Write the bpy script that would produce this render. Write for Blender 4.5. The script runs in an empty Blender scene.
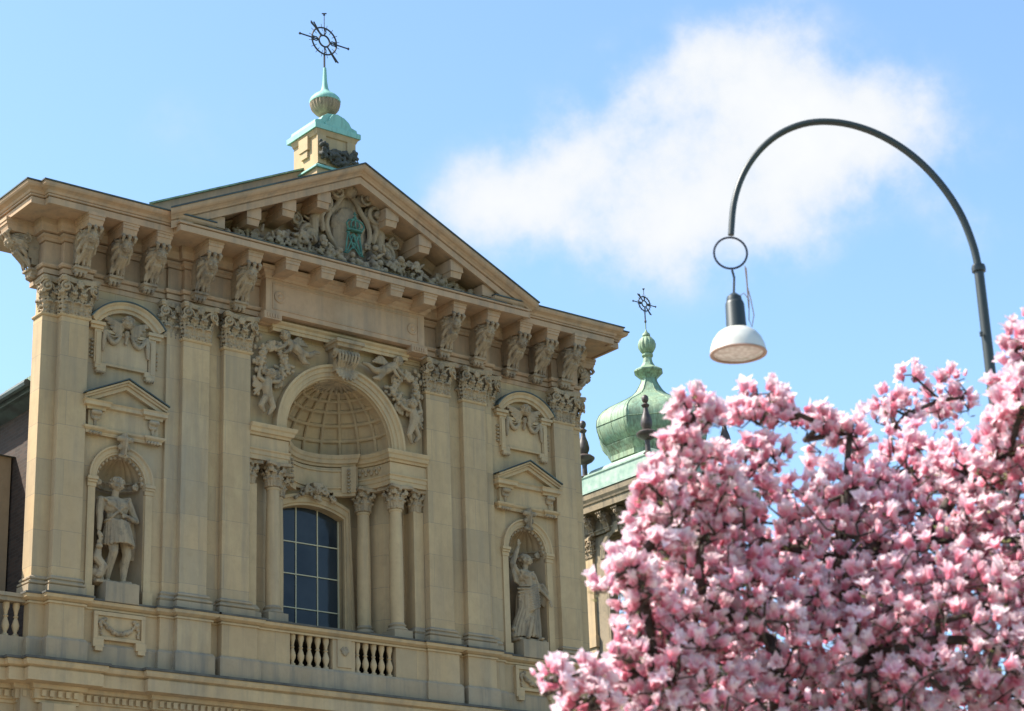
import bpy, bmesh, math, random
import numpy as np
from mathutils import Vector, Matrix
from math import sin, cos, pi, radians
rnd = random.Random(7)
SC = bpy.context.scene
COL = SC.collection

# ------------------------------------------------------------------ camera
F = 2153.6; PITCH, ROLL, YAW = 0.34814, -0.036237, 0.681496; CZ = 1.6
_cy, _sy, _cp, _sp, _cr, _sr = cos(YAW), sin(YAW), cos(PITCH), sin(PITCH), cos(ROLL), sin(ROLL)
FWD = np.array([_sy*_cp, _cy*_cp, _sp]); _rt = np.array([_cy, -_sy, 0]); _up = np.cross(_rt, FWD)
RT = _cr*_rt + _sr*_up; UP = -_sr*_rt + _cr*_up
cam = bpy.data.cameras.new('camera'); camo = bpy.data.objects.new('camera', cam); COL.objects.link(camo)
camo.matrix_world = Matrix(((RT[0], UP[0], -FWD[0], 0), (RT[1], UP[1], -FWD[1], 0), (RT[2], UP[2], -FWD[2], CZ), (0, 0, 0, 1)))
cam.sensor_width = 36; cam.lens = F/1024*36; cam.clip_start = 0.2; cam.clip_end = 3000
cam.dof.use_dof = True; cam.dof.focus_distance = 50; cam.dof.aperture_fstop = 3.8
SC.camera = camo

def at(px, py, depth):
    d = ((px-512)*RT + (355.5-py)*UP)/F + FWD
    return Vector(d*depth) + Vector((0, 0, CZ))

# ------------------------------------------------------------------ light
SUN_EL = radians(49); SUN_AZ = radians(42)      # azimuth: turned behind the facade plane from -X
sd = Vector((-cos(SUN_AZ)*cos(SUN_EL), sin(SUN_AZ)*cos(SUN_EL), sin(SUN_EL)))
sun = bpy.data.lights.new('sun', 'SUN'); sun.energy = 4.6; sun.angle = radians(0.5); sun.color = (1, .96, .87)
suno = bpy.data.objects.new('sun', sun); COL.objects.link(suno)
suno.rotation_euler = sd.to_track_quat('Z', 'Y').to_euler()
W = bpy.data.worlds.new('World'); SC.world = W; W.use_nodes = True
nt = W.node_tree; nt.nodes.clear()
def wn(t, **k):
    n = nt.nodes.new(t)
    for a, b in k.items(): setattr(n, a, b)
    return n
sky = wn('ShaderNodeTexSky', sky_type='NISHITA', sun_disc=False)
sky.sun_elevation = SUN_EL; sky.sun_rotation = math.atan2(sd.x, sd.y); sky.air_density = 1.0; sky.dust_density = 1.0; sky.ozone_density = 2.2
bg = wn('ShaderNodeBackground'); bg.inputs[1].default_value = 0.15
out = wn('ShaderNodeOutputWorld')
tc = wn('ShaderNodeTexCoord')
def wmath(op, a, b=None, c=None, clamp=False):
    n = wn('ShaderNodeMath', operation=op, use_clamp=clamp)
    for i, v in enumerate((a, b, c)):
        if v is None: continue
        if isinstance(v, (int, float)): n.inputs[i].default_value = v
        else: nt.links.new(v, n.inputs[i])
    return n.outputs[0]
# clouds: soft puffs centred on fixed directions of the sky, broken up by noise
nz = wn('ShaderNodeTexNoise'); nz.inputs['Scale'].default_value = 7; nz.inputs['Detail'].default_value = 9; nz.inputs['Roughness'].default_value = .58
nz2 = wn('ShaderNodeTexNoise'); nz2.inputs['Scale'].default_value = 26; nz2.inputs['Detail'].default_value = 6; nz2.inputs['Roughness'].default_value = .6
for n in (nz, nz2): nt.links.new(tc.outputs['Generated'], n.inputs['Vector'])
CLOUD = [(462, 208, 52, .62), (515, 200, 62, .60), (580, 240, 45, .35), (660, 258, 45, .4), (730, 258, 40, .3), (640, 90, 50, .3), (560, 185, 75, .55), (610, 160, 85, .6), (665, 130, 85, .6), (720, 120, 90, .6), (690, 205, 80, .6), (620, 215, 60, .45), (745, 55, 60, .5), (705, 75, 50, .35),
         (780, 150, 90, .6), (800, 215, 60, .5), (850, 110, 75, .55), (885, 160, 65, .45), (760, 240, 45, .25), (905, 85, 50, .35), (935, 130, 50, .38), (965, 240, 45, .38), (990, 225, 30, .2), (1000, 135, 40, .28), (130, 115, 60, .17), (190, 125, 60, .18), (250, 150, 60, .16), (790, 15, 40, .28), (-250, 250, 120, .5), (1300, 200, 150, .6), (60, -320, 150, .6)]
acc = None
for px, py, r, w in CLOUD:
    d = (at(px, py, 1) - Vector((0, 0, CZ))).normalized()
    dp = wn('ShaderNodeVectorMath', operation='DOT_PRODUCT'); nt.links.new(tc.outputs['Generated'], dp.inputs[0]); dp.inputs[1].default_value = d
    ang = r/F
    v = wmath('MULTIPLY', wmath('SUBTRACT', 1.0, dp.outputs['Value']), -2.0/(ang*ang))
    g = wmath('MULTIPLY', wmath('EXPONENT', v), w)
    acc = g if acc is None else wmath('ADD', acc, g)
n1 = wmath('MULTIPLY', wmath('SUBTRACT', nz.outputs['Fac'], .5), 3.3)
n2 = wmath('MULTIPLY', wmath('SUBTRACT', nz2.outputs['Fac'], .5), 1.7)
dens = wmath('ADD', wmath('MINIMUM', acc, 1.5), wmath('MULTIPLY', wmath('ADD', n1, n2), wmath('MINIMUM', wmath('MULTIPLY', acc, 1.6), 1.0)))
mr = wn('ShaderNodeMapRange', interpolation_type='SMOOTHERSTEP'); nt.links.new(dens, mr.inputs[0])
mr.inputs[1].default_value = 0.10; mr.inputs[2].default_value = 1.5; mr.inputs[3].default_value = 0; mr.inputs[4].default_value = .97
hz = wn('ShaderNodeMixRGB'); hz.inputs[0].default_value = .0
tint = wn('ShaderNodeMixRGB', blend_type='MULTIPLY'); tint.inputs[0].default_value = 1; tint.inputs[2].default_value = (.85, .935, .955, 1)
nt.links.new(sky.outputs[0], tint.inputs[1])
mix = wn('ShaderNodeMixRGB'); nt.links.new(mr.outputs[0], mix.inputs[0]); nt.links.new(tint.outputs[0], mix.inputs[1]); cm = wn('ShaderNodeMixRGB'); cmr = wn('ShaderNodeMapRange'); nt.links.new(dens, cmr.inputs[0]); cmr.inputs[1].default_value = .5; cmr.inputs[2].default_value = 2.3
nt.links.new(cmr.outputs[0], cm.inputs[0]); cm.inputs[1].default_value = (2.55, 2.7, 2.85, 1); cm.inputs[2].default_value = (3.2, 3.2, 3.2, 1); nt.links.new(cm.outputs[0], mix.inputs[2])
CLOUDMIX = mix
nt.links.new(mix.outputs[0], bg.inputs[0]); nt.links.new(bg.outputs[0], out.inputs[0])
SC.view_settings.view_transform = 'Standard'; SC.view_settings.look = 'None'; SC.view_settings.gamma = 1
SC.view_settings.exposure = 1.13
SC.render.engine = 'CYCLES'

# ------------------------------------------------------------------ materials
class NT:
    def __init__(s, name):
        s.m = bpy.data.materials.new(name); s.m.use_nodes = True; s.t = s.m.node_tree; s.t.nodes.clear()
        s.o = s.n('ShaderNodeOutputMaterial'); s.b = s.n('ShaderNodeBsdfPrincipled'); s.l(s.b.outputs[0], s.o.inputs[0])
    def n(s, t, **k):
        n = s.t.nodes.new(t)
        for a, b in k.items(): setattr(n, a, b)
        return n
    def l(s, a, b): s.t.links.new(a, b)
    def set(s, sock, v):
        if isinstance(v, bpy.types.NodeSocket): s.l(v, sock)
        else: sock.default_value = v
    def math(s, op, a, b=0.0, clamp=False):
        n = s.n('ShaderNodeMath', operation=op, use_clamp=clamp); s.set(n.inputs[0], a); s.set(n.inputs[1], b); return n.outputs[0]
    def pos(s, sc=(1, 1, 1)):
        g = s.n('ShaderNodeNewGeometry'); m = s.n('ShaderNodeMapping'); m.inputs['Scale'].default_value = sc; s.l(g.outputs['Position'], m.inputs[0]); return m.outputs[0]
    def noise(s, scale, detail=5, rough=.55, sc=(1, 1, 1)):
        n = s.n('ShaderNodeTexNoise'); n.inputs['Scale'].default_value = scale; n.inputs['Detail'].default_value = detail; n.inputs['Roughness'].default_value = rough
        s.l(s.pos(sc), n.inputs['Vector']); return n.outputs['Fac']
    def ramp(s, f, a, b):
        n = s.n('ShaderNodeMapRange'); s.set(n.inputs[0], f); n.inputs[1].default_value = a; n.inputs[2].default_value = b; return n.outputs[0]
    def mix(s, f, a, b, mode='MIX'):
        n = s.n('ShaderNodeMixRGB', blend_type=mode); s.set(n.inputs[0], f)
        for i, v in ((1, a), (2, b)):
            if isinstance(v, bpy.types.NodeSocket): s.l(v, n.inputs[i])
            else: n.inputs[i].default_value = (*v, 1)
        return n.outputs[0]
    def fin(s, col, rough=.8, bump=None, bs=.3, bd=.01, metal=0):
        s.set(s.b.inputs['Base Color'], col if isinstance(col, bpy.types.NodeSocket) else (*col, 1)); s.b.inputs['Roughness'].default_value = rough; s.b.inputs['Metallic'].default_value = metal
        if bump is not None:
            b = s.n('ShaderNodeBump'); b.inputs['Strength'].default_value = bs; b.inputs['Distance'].default_value = bd; s.l(bump, b.inputs['Height']); s.l(b.outputs[0], s.b.inputs['Normal'])
        return s.m

def stone(name, base, grime=(.13, .12, .10), course=0, gr=.35, warm=(.42, .27, .15), carved=False):
    s = NT(name)
    big = s.noise(.55, 4, .6); mid = s.noise(3.2, 6, .62); fine = s.noise(30, 4, .6)
    c = s.mix(s.math('MULTIPLY', s.ramp(big, .35, .7), .35), base, warm)
    c = s.mix(s.math('MULTIPLY', s.ramp(mid, .3, .75), .45), c, tuple(v*.72 for v in base))
    bump = s.math('MULTIPLY', fine, .6)
    if course:
        g = s.n('ShaderNodeNewGeometry'); sp = s.n('ShaderNodeSeparateXYZ'); s.l(g.outputs['Position'], sp.inputs[0])
        zz = s.math('DIVIDE', s.math('ADD', sp.outputs['Z'], .23), course)
        row = s.math('FLOOR', zz); fr = s.math('FRACT', zz)
        u = s.math('ADD', s.math('DIVIDE', s.math('ADD', sp.outputs['X'], s.math('MULTIPLY', sp.outputs['Y'], .8)), 1.35), s.math('MULTIPLY', row, .5))
        cellx = s.math('FLOOR', u); fx = s.math('FRACT', u)
        cv = s.n('ShaderNodeCombineXYZ'); s.l(cellx, cv.inputs[0]); s.l(row, cv.inputs[1])
        wn_ = s.n('ShaderNodeTexWhiteNoise'); s.l(cv.outputs[0], wn_.inputs[0])
        c = s.mix(s.math('MULTIPLY', wn_.outputs['Value'], .38), c, tuple(v*.55 for v in base))
        c = s.mix(s.math('MULTIPLY', s.math('GREATER_THAN', wn_.outputs['Value'], .76), .24), c, (.33, .27, .18))
        j = s.math('MAXIMUM', s.math('LESS_THAN', fr, .013), s.math('LESS_THAN', fx, .006))
        c = s.mix(s.math('MULTIPLY', j, .6), c, grime)
        bump = s.math('SUBTRACT', bump, s.math('MULTIPLY', j, .8))
    gp = s.noise(.33, 4, .6, (1, 1, .35)); c = s.mix(s.math('MULTIPLY', s.ramp(gp, .50, .66), .45), c, (.33, .28, .205))
    # rain streaks and soot
    bl = s.noise(.9, 7, .72, (1, 1, .55)); c = s.mix(s.math('MULTIPLY', s.ramp(bl, .48, .70), .42), c, tuple(v*.55 for v in base))
    lt = s.noise(1.7, 6, .7, (1, 1, .4)); c = s.mix(s.math('MULTIPLY', s.ramp(lt, .52, .72), .30), c, tuple(min(.6, v*1.25) for v in base))
    st = s.noise(1.0, 5, .65, (3.2, 3.2, .26)); f = s.math('MULTIPLY', s.ramp(st, .47, .70), gr)
    c = s.mix(f, c, grime)
    st2 = s.noise(7, 6, .7); f2 = s.math('MULTIPLY', s.ramp(st2, .52, .72), .55 if carved else .3)
    c = s.mix(f2, c, grime if carved else tuple(v*.6 for v in base))
    return s.fin(c, .9, bump, .5 if carved else .25, .02 if carved else .008)

YB = (.52, .35, .178)
M = {}
M['stone'] = stone('yellow_sandstone', YB, course=.82)
M['stone_plain'] = stone('yellow_sandstone_dressed', (.52, .355, .182))
M['stone_carved'] = stone('carved_sandstone', (.38, .27, .155), grime=(.075, .065, .05), carved=True, gr=.7)
M['upper'] = stone('brown_sandstone', (.455, .295, .17), warm=(.45, .24, .13), gr=.45)
M['upper_carved'] = stone('brown_carved_sandstone', (.34, .245, .15), grime=(.07, .055, .045), carved=True, gr=.75)
M['grey'] = stone('weathered_grey_stone', (.37, .265, .155), course=0, gr=.6, warm=(.26, .21, .14))
M['tower_stone'] = stone('shade_toned_tower_stone', (.27, .205, .125), grime=(.05, .045, .035), gr=.9, carved=True)  # tower's shade put into a darker stone colour, with grime streaks over it
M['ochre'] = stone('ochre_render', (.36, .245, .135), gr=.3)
def copper(name, dark):
    s = NT(name); a = s.noise(1.5, 6, .65); b = s.noise(3, 7, .75, (4, 4, .25)); c0 = s.mix(s.ramp(a, .3, .75), (.17, .31, .22), (.38, .46, .25))
    c0 = s.mix(s.math('MULTIPLY', s.ramp(b, .38, .62), dark), c0, (.10, .105, .055)); return s.fin(c0, .62, s.noise(14, 3), .15, .01)
M['copper'] = copper('green_copper', .75); M['copper_dark'] = copper('streaked_dark_copper', .95)
s = NT('pale_green_copper'); M['copper_pale'] = s.fin(s.mix(s.ramp(s.noise(4, 5), .35, .7), (.20, .29, .225), (.36, .42, .33)), .7, s.noise(12, 3), .15, .01)
s = NT('turquoise_copper'); M['copper_turq'] = s.fin(s.mix(s.math('MULTIPLY', s.ramp(s.noise(4, 6, .7, (3, 3, .6)), .45, .7), .6), (.24, .46, .37), (.13, .22, .17)), .7, s.noise(12, 3), .15, .01)
s = NT('monogram_verdigris'); M['verdigris'] = s.fin(s.mix(s.ramp(s.noise(9, 5), .38, .62), (.03, .10, .075), (.08, .20, .14)), .7)
s = NT('dark_roof_edge'); M['edge'] = s.fin(s.mix(s.ramp(s.noise(2, 5), .35, .7), (.035, .035, .03), (.06, .09, .075)), .6)
s = NT('ledge_cap_soot'); M['ledgecap'] = s.fin(s.mix(s.ramp(s.noise(3, 5), .35, .7), (.06, .055, .045), (.12, .105, .08)), .9)
s = NT('wrought_iron'); M['iron'] = s.fin((.025, .022, .02), .5)
s = NT('dark_bronze'); M['bronze'] = s.fin(s.mix(s.ramp(s.noise(6, 5), .35, .7), (.035, .022, .016), (.085, .055, .04)), .5)
s = NT('window_glass'); 
gn = s.noise(1.3, 2); s.b.inputs['Specular IOR Level'].default_value = .22
g_ = s.n('ShaderNodeNewGeometry'); sp_ = s.n('ShaderNodeSeparateXYZ'); s.l(g_.outputs['Position'], sp_.inputs[0]); cv_ = s.n('ShaderNodeCombineXYZ')
s.l(s.math('FLOOR', s.math('DIVIDE', s.math('SUBTRACT', sp_.outputs['X'], 28.183), .634)), cv_.inputs[0]); s.l(s.math('FLOOR', s.math('DIVIDE', s.math('SUBTRACT', sp_.outputs['Z'], 13.94), .84)), cv_.inputs[1])
pw = s.n('ShaderNodeTexWhiteNoise'); s.l(cv_.outputs[0], pw.inputs[0])
M['glass'] = s.fin(s.mix(pw.outputs['Value'], s.mix(s.ramp(gn, .35, .65), (.006, .008, .010), (.03, .034, .036)), (.035, .042, .048)), .10, s.noise(1.1, 3), .35, .03)
s = NT('window_bars'); M['bars'] = s.fin((.52, .45, .28), .6)
s = NT('dark_brick')
bt = s.n('ShaderNodeTexBrick'); g = s.n('ShaderNodeNewGeometry'); sp = s.n('ShaderNodeSeparateXYZ'); s.l(g.outputs['Position'], sp.inputs[0]); cb = s.n('ShaderNodeCombineXYZ')
s.l(s.math('ADD', sp.outputs['X'], sp.outputs['Y']), cb.inputs[0]); s.l(sp.outputs['Z'], cb.inputs[1]); s.l(cb.outputs[0], bt.inputs['Vector'])
bt.inputs['Color1'].default_value = (.07, .038, .023, 1); bt.inputs['Color2'].default_value = (.04, .023, .014, 1); bt.inputs['Mortar'].default_value = (.06, .045, .032, 1)
bt.inputs['Scale'].default_value = 1; bt.inputs['Brick Width'].default_value = .26; bt.inputs['Row Height'].default_value = .085; bt.inputs['Mortar Size'].default_value = .01
M['brick'] = s.fin(bt.outputs[0], .9, bt.outputs[1], -.3, .01)
s = NT('roof_slate'); M['slate'] = s.fin(s.mix(s.noise(3), (.06, .07, .065), (.12, .14, .12)), .8)
s = NT('paving'); M['paving'] = s.fin(s.mix(s.noise(.4, 6), (.21, .185, .15), (.28, .25, .205)), .9)
s = NT('grass'); M['grassy'] = s.fin(s.mix(s.noise(1.5, 6), (.05, .08, .025), (.09, .12, .04)), .95)
s = NT('lamp_post_paint'); M['post'] = s.fin(s.mix(s.noise(5), (.016, .02, .018), (.04, .046, .038)), .42)
s = NT('lamp_black'); M['lampblack'] = s.fin((.022, .03, .028), .45)
s = NT('lamp_ring_paint'); M['ring'] = s.fin((.012, .014, .03), .4)
s = NT('lamp_white_enamel'); M['lampwhite'] = s.fin(s.mix(s.ramp(s.noise(6, 5), .4, .8), (.66, .63, .55), (.50, .47, .40)), .35)
s = NT('lamp_glass_prism')
vo = s.n('ShaderNodeTexVoronoi'); vo.inputs['Scale'].default_value = 26; s.l(s.pos(), vo.inputs['Vector'])
M['prism'] = s.fin(s.mix(vo.outputs['Distance'], (.85, .78, .70), (.55, .42, .34)), .15, vo.outputs['Distance'], .5, .006)
s = NT('lamp_rim'); M['rim'] = s.fin((.40, .25, .18), .5)
s = NT('magnolia_bark'); M['bark'] = s.fin(s.mix(s.ramp(s.noise(18, 6), .35, .65), (.035, .024, .018), (.085, .062, .045)), .85, s.noise(40), .4, .004)
s = NT('young_leaf'); M['leaf'] = s.fin(s.mix(s.noise(20), (.10, .12, .03), (.19, .16, .05)), .6)
s = NT('magnolia_petal')
va = s.n('ShaderNodeVertexColor'); va.layer_name = 'tone'
s.set(s.b.inputs['Base Color'], va.outputs[0]); s.b.inputs['Roughness'].default_value = .55
tr = s.n('ShaderNodeBsdfTranslucent'); s.l(va.outputs[0], tr.inputs[0]); mx = s.n('ShaderNodeMixShader'); mx.inputs[0].default_value = .45
s.l(s.b.outputs[0], mx.inputs[1]); s.l(tr.outputs[0], mx.inputs[2]); s.l(mx.outputs[0], s.o.inputs[0]); M['petal'] = s.m

# ------------------------------------------------------------------ mesh helpers
def link(name, mesh, mat, parent=None, smooth=False, loc=None):
    o = bpy.data.objects.new(name, mesh); COL.objects.link(o)
    if mat is not None and not mesh.materials: mesh.materials.append(M[mat] if isinstance(mat, str) else mat)
    if parent is not None: o.parent = parent
    if loc is not None: o.location = loc
    if smooth: mesh.shade_smooth()
    return o
def empty(name, loc=(0, 0, 0), parent=None, **props):
    o = bpy.data.objects.new(name, None); COL.objects.link(o); o.location = loc; o.empty_display_size = .3
    if parent is not None: o.parent = parent
    for k, v in props.items(): o[k] = v
    return o
def tag(o, **p):
    for k, v in p.items(): o[k] = v
    return o
def mirror_mesh(me):
    m = me.copy(); m.transform(Matrix.Diagonal((-1, 1, 1, 1))); m.flip_normals(); return m

class MB:
    def __init__(s): s.v = []; s.f = []
    def add(s, vs, fs):
        b = len(s.v); s.v += [tuple(v) for v in vs]; s.f += [tuple(i+b for i in f) for f in fs]; return s
    def box(s, x0, x1, y0, y1, z0, z1):
        return s.add([(x0, y0, z0), (x1, y0, z0), (x1, y1, z0), (x0, y1, z0), (x0, y0, z1), (x1, y0, z1), (x1, y1, z1), (x0, y1, z1)],
                     [(0, 3, 2, 1), (4, 5, 6, 7), (0, 1, 5, 4), (1, 2, 6, 5), (2, 3, 7, 6), (3, 0, 4, 7)])
    def taper(s, a, za, b, zb):   # a,b = (x0,x1,y0,y1)
        vs = [(x, y, z) for (q, z) in ((a, za), (b, zb)) for x, y in ((q[0], q[2]), (q[1], q[2]), (q[1], q[3]), (q[0], q[3]))]
        return s.add(vs, [(0, 3, 2, 1), (4, 5, 6, 7), (0, 1, 5, 4), (1, 2, 6, 5), (2, 3, 7, 6), (3, 0, 4, 7)])
    def prism(s, pts, y0, y1):    # pts in XZ, counter-clockwise seen from -Y
        n = len(pts); vs = [(x, y0, z) for x, z in pts] + [(x, y1, z) for x, z in pts]
        fs = [tuple(range(n)), tuple(range(2*n-1, n-1, -1))] + [(i, i+n, (i+1) % n+n, (i+1) % n) for i in range(n)]
        return s.add(vs, fs)
    def slab(s, pts, z0, z1):     # pts in XY, counter-clockwise from above
        n = len(pts); vs = [(x, y, z0) for x, y in pts] + [(x, y, z1) for x, y in pts]
        fs = [tuple(range(n-1, -1, -1)), tuple(range(n, 2*n))] + [(i, (i+1) % n, (i+1) % n+n, i+n) for i in range(n)]
        return s.add(vs, fs)
    def sweep(s, path, prof, caps=True, closed=False):
        P = [Vector(p) for p in path]; n = len(P); mit = []
        for i in range(n):
            ds = []
            if i > 0 or closed: ds.append((P[i]-P[i-1]).normalized())
            if i < n-1 or closed: ds.append((P[(i+1) % n]-P[i]).normalized())
            ns = [Vector((d.y, -d.x)) for d in ds]
            if len(ns) == 1: mit.append(ns[0])
            else: mit.append((ns[0]+ns[1])/max(.25, 1+ns[0].dot(ns[1])))
        k = len(prof); vs = [(P[i].x+mit[i].x*o, P[i].y+mit[i].y*o, z) for i in range(n) for o, z in prof]
        fs = [(i*k+j, ((i+1) % n)*k+j, ((i+1) % n)*k+j+1, i*k+j+1) for i in range(n if closed else n-1) for j in range(k-1)]
        if caps and not closed: fs += [tuple(range(k-1, -1, -1)), tuple(range((n-1)*k, n*k))]
        return s.add(vs, fs)
    def arc(s, cx, cz, prof, a0=0, a1=pi, n=28, caps=True):  # prof [(r,y)] swept round an arch in XZ
        k = len(prof); vs = []
        for i in range(n+1):
            a = a0+(a1-a0)*i/n
            vs += [(cx+r*cos(a), y, cz+r*sin(a)) for r, y in prof]
        fs = [(i*k+j, i*k+j+1, (i+1)*k+j+1, (i+1)*k+j) for i in range(n) for j in range(k-1)]
        if caps: fs += [tuple(range(k)), tuple(range(n*k+k-1, n*k-1, -1))]
        return s.add(vs, fs)
    def lathe(s, prof, c=(0, 0, 0), n=24, flute=0, nf=12, a0=0, plan=None):
        vs = []; k = len(prof)
        for i in range(n):
            a = a0+2*pi*i/n; q = 1+flute*(abs(sin(nf*a/2))-.5) if flute else 1
            if plan: q = plan(a)
            vs += [(c[0]+r*q*cos(a), c[1]+r*q*sin(a), c[2]+z) for r, z in prof]
        fs = [(i*k+j, ((i+1) % n)*k+j, ((i+1) % n)*k+j+1, i*k+j+1) for i in range(n) for j in range(k-1)]
        fs += [tuple(i*k for i in range(n-1, -1, -1)), tuple(i*k+k-1 for i in range(n))]
        return s.add(vs, fs)
    def tube(s, pts, rs, n=8, closed=False):
        P = [Vector(p) for p in pts]; m = len(P)
        if isinstance(rs, (int, float)): rs = [rs]*m
        up = None; vs = []
        for i in range(m):
            a = P[(i-1) % m] if (i > 0 or closed) else P[i]; b = P[(i+1) % m] if (i < m-1 or closed) else P[i]
            t = (b-a).normalized()
            if up is None: up = Vector((0, 0, 1)) if abs(t.z) < .9 else Vector((1, 0, 0))
            u = (up-t*up.dot(t)).normalized(); w = t.cross(u); up = u
            vs += [tuple(P[i]+(u*cos(2*pi*j/n)+w*sin(2*pi*j/n))*rs[i]) for j in range(n)]
        fs = [(i*n+j, i*n+(j+1) % n, ((i+1) % m)*n+(j+1) % n, ((i+1) % m)*n+j) for i in range(m if closed else m-1) for j in range(n)]
        if not closed: fs += [tuple(range(n-1, -1, -1)), tuple(range((m-1)*n, m*n))]
        return s.add(vs, fs)
    def mesh(s, name):
        me = bpy.data.meshes.new(name); me.from_pydata(s.v, [], s.f); me.validate()
        bm = bmesh.new(); bm.from_mesh(me); bmesh.ops.recalc_face_normals(bm, faces=bm.faces); bm.to_mesh(me); bm.free(); return me
    def build(s, name, mat, parent=None, smooth=False, bevel=0, loc=None):
        o = link(name, s.mesh(name), mat, parent, False, loc)
        if smooth: o.data.shade_smooth(); o.data.set_sharp_from_angle(angle=radians(38))
        if bevel:
            b = o.modifiers.new('bevel', 'BEVEL'); b.width = bevel; b.segments = 2; b.limit_method = 'ANGLE'; b.angle_limit = radians(40)
        return o
def copy_obj(o, parent=None, loc=None, mesh=None):
    c = o.copy(); COL.objects.link(c); c.parent = parent if parent is not None else o.parent
    if loc is not None: c.location = loc
    if mesh is not None: c.data = mesh
    return c

# sculpting: overlapping solids fused into one skin by a voxel remesh
_bm = bmesh.new(); bmesh.ops.create_icosphere(_bm, subdivisions=2, radius=1); ICO_V = np.array([v.co for v in _bm.verts]); ICO_F = [tuple(v.index for v in f.verts) for f in _bm.faces]; _bm.free()
class SC_(MB):
    def ell(s, c, r, rot=None):
        if isinstance(r, (int, float)): r = (r, r, r)
        v = ICO_V*np.array(r)
        if rot is not None: v = v @ np.array(Matrix(rot.to_3x3() if hasattr(rot, 'to_3x3') else rot)).T
        return s.add(v+np.array(c), ICO_F)
    def cap(s, a, b, ra, rb=None, n=8):
        rb = ra if rb is None else rb
        s.ell(a, ra); s.ell(b, rb); return s.tube([a, b], [ra, rb], n)
    def chain(s, pts, rs):
        if isinstance(rs, (int, float)): rs = [rs]*len(pts)
        for i in range(len(pts)-1): s.cap(pts[i], pts[i+1], rs[i], rs[i+1])
        return s
    def sculpt(s, name, mat, parent=None, voxel=.02, smooth=2, loc=None):
        me = s.mesh(name); o = bpy.data.objects.new(name, me); COL.objects.link(o)
        r = o.modifiers.new('r', 'REMESH'); r.mode = 'VOXEL'; r.voxel_size = voxel; r.use_smooth_shade = True
        if smooth:
            q = o.modifiers.new('s', 'SMOOTH'); q.factor = .5; q.iterations = smooth
        bpy.context.view_layer.update()
        dg = bpy.context.evaluated_depsgraph_get(); nm = bpy.data.meshes.new_from_object(o.evaluated_get(dg)); nm.name = name
        bpy.data.objects.remove(o); bpy.data.meshes.remove(me)
        return link(name, nm, mat, parent, True, loc)
    def xf(s, mat4, start=0):
        for i in range(start, len(s.v)): s.v[i] = tuple(mat4 @ Vector(s.v[i]))
        return s

def leaf(s, base, h, w, ang=0, curl=.13, lobes=4):
    """acanthus leaf standing on base, leaning out along direction ang (0 = towards -Y)"""
    st = len(s.v); n = 7
    for i in range(n):
        t = i/(n-1); z = h*(1-(1-t)**1.5) if t < .86 else h*.97; y = -.02-curl*(t**2.6)
        if i == n-1: z = h*.86; y = -curl*1.12
        ww = w*(.55+.5*sin(pi*min(1, t*1.05)))*.5
        s.ell((0, y, z), (ww*.5, .030, h/n*.8))
        for sg in (-1, 1):
            s.ell((sg*ww*.78, y+.012, z-.01), (ww*.36, .024, h/n*.62), Matrix.Rotation(sg*.5, 3, 'Y'))
    s.tube([(0, -.03-curl*(t/6)**2.6, h*(1-(1-t/6)**1.5)) for t in range(6)], .014, 5)
    return s.xf(Matrix.Translation(base) @ Matrix.Rotation(ang, 4, 'Z'), st)
def spiral(s, c, r, turns=1.6, th=.022, ang=0, flip=1, depth=.05):
    st = len(s.v); n = int(18*turns); pts = []
    for i in range(n+1):
        t = i/n; a = -t*turns*2*pi+pi/2; q = r*(1-.82*t); pts.append((flip*q*cos(a)*1, -depth*(.5+.5*t), q*sin(a)))
    s.tube(pts, [th*(1-.3*i/n) for i in range(n+1)], 6); s.ell((0, -depth, 0), (r*.24, .02+depth*.4, r*.24))
    s.ell((0, 0, 0), (r*.9, depth*.45, r*.9))
    return s.xf(Matrix.Translation(c) @ Matrix.Rotation(ang, 4, 'Z'), st)

# ==================================================================== SETTING
MB().box(-300, 400, -250, 450, -.5, 0).build('ground', 'grassy')
bpy.data.objects['ground']['kind'] = 'structure'
b = MB(); b.slab([(-60, 1.5), (120, 1.5), (120, 41.5), (-60, 41.5)], -.2, .12); o = b.build('paved_square', 'paving'); o['kind'] = 'structure'

# ==================================================================== CHURCH
church = empty('church', (28.5, 42, 0), label='yellow sandstone baroque church with pilastered facade, pediment and arched central niche', category='church')
CH = church
def mb(): return MB()
# plans (x, y) of the facade line, left to right; y grows away from the viewer
HW = 7.61; ST = 8.0
def symp(left): return left+[(-x, y) for x, y in reversed(left)]
PLAN = symp([(-ST, .9), (-ST, .2), (-HW, .2), (-HW, 0), (-6.92, 0), (-6.92, .15), (-4.85, .15), (-4.85, .06), (-4.48, .06), (-4.48, -.08), (-2.4, -.08)])
ATTIC = symp([(-ST-.04, .40), (-ST-.04, .14), (-HW-.08, .12), (-HW-.08, -.1), (-6.84, -.1), (-6.84, .06), (-4.93, .06), (-4.93, -.04), (-4.56, -.04), (-4.56, -.18), (-3.68, -.18), (-3.68, .02), (-3.40, .02), (-3.40, -.18), (-2.45, -.18), (-2.45, -.12)])

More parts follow.
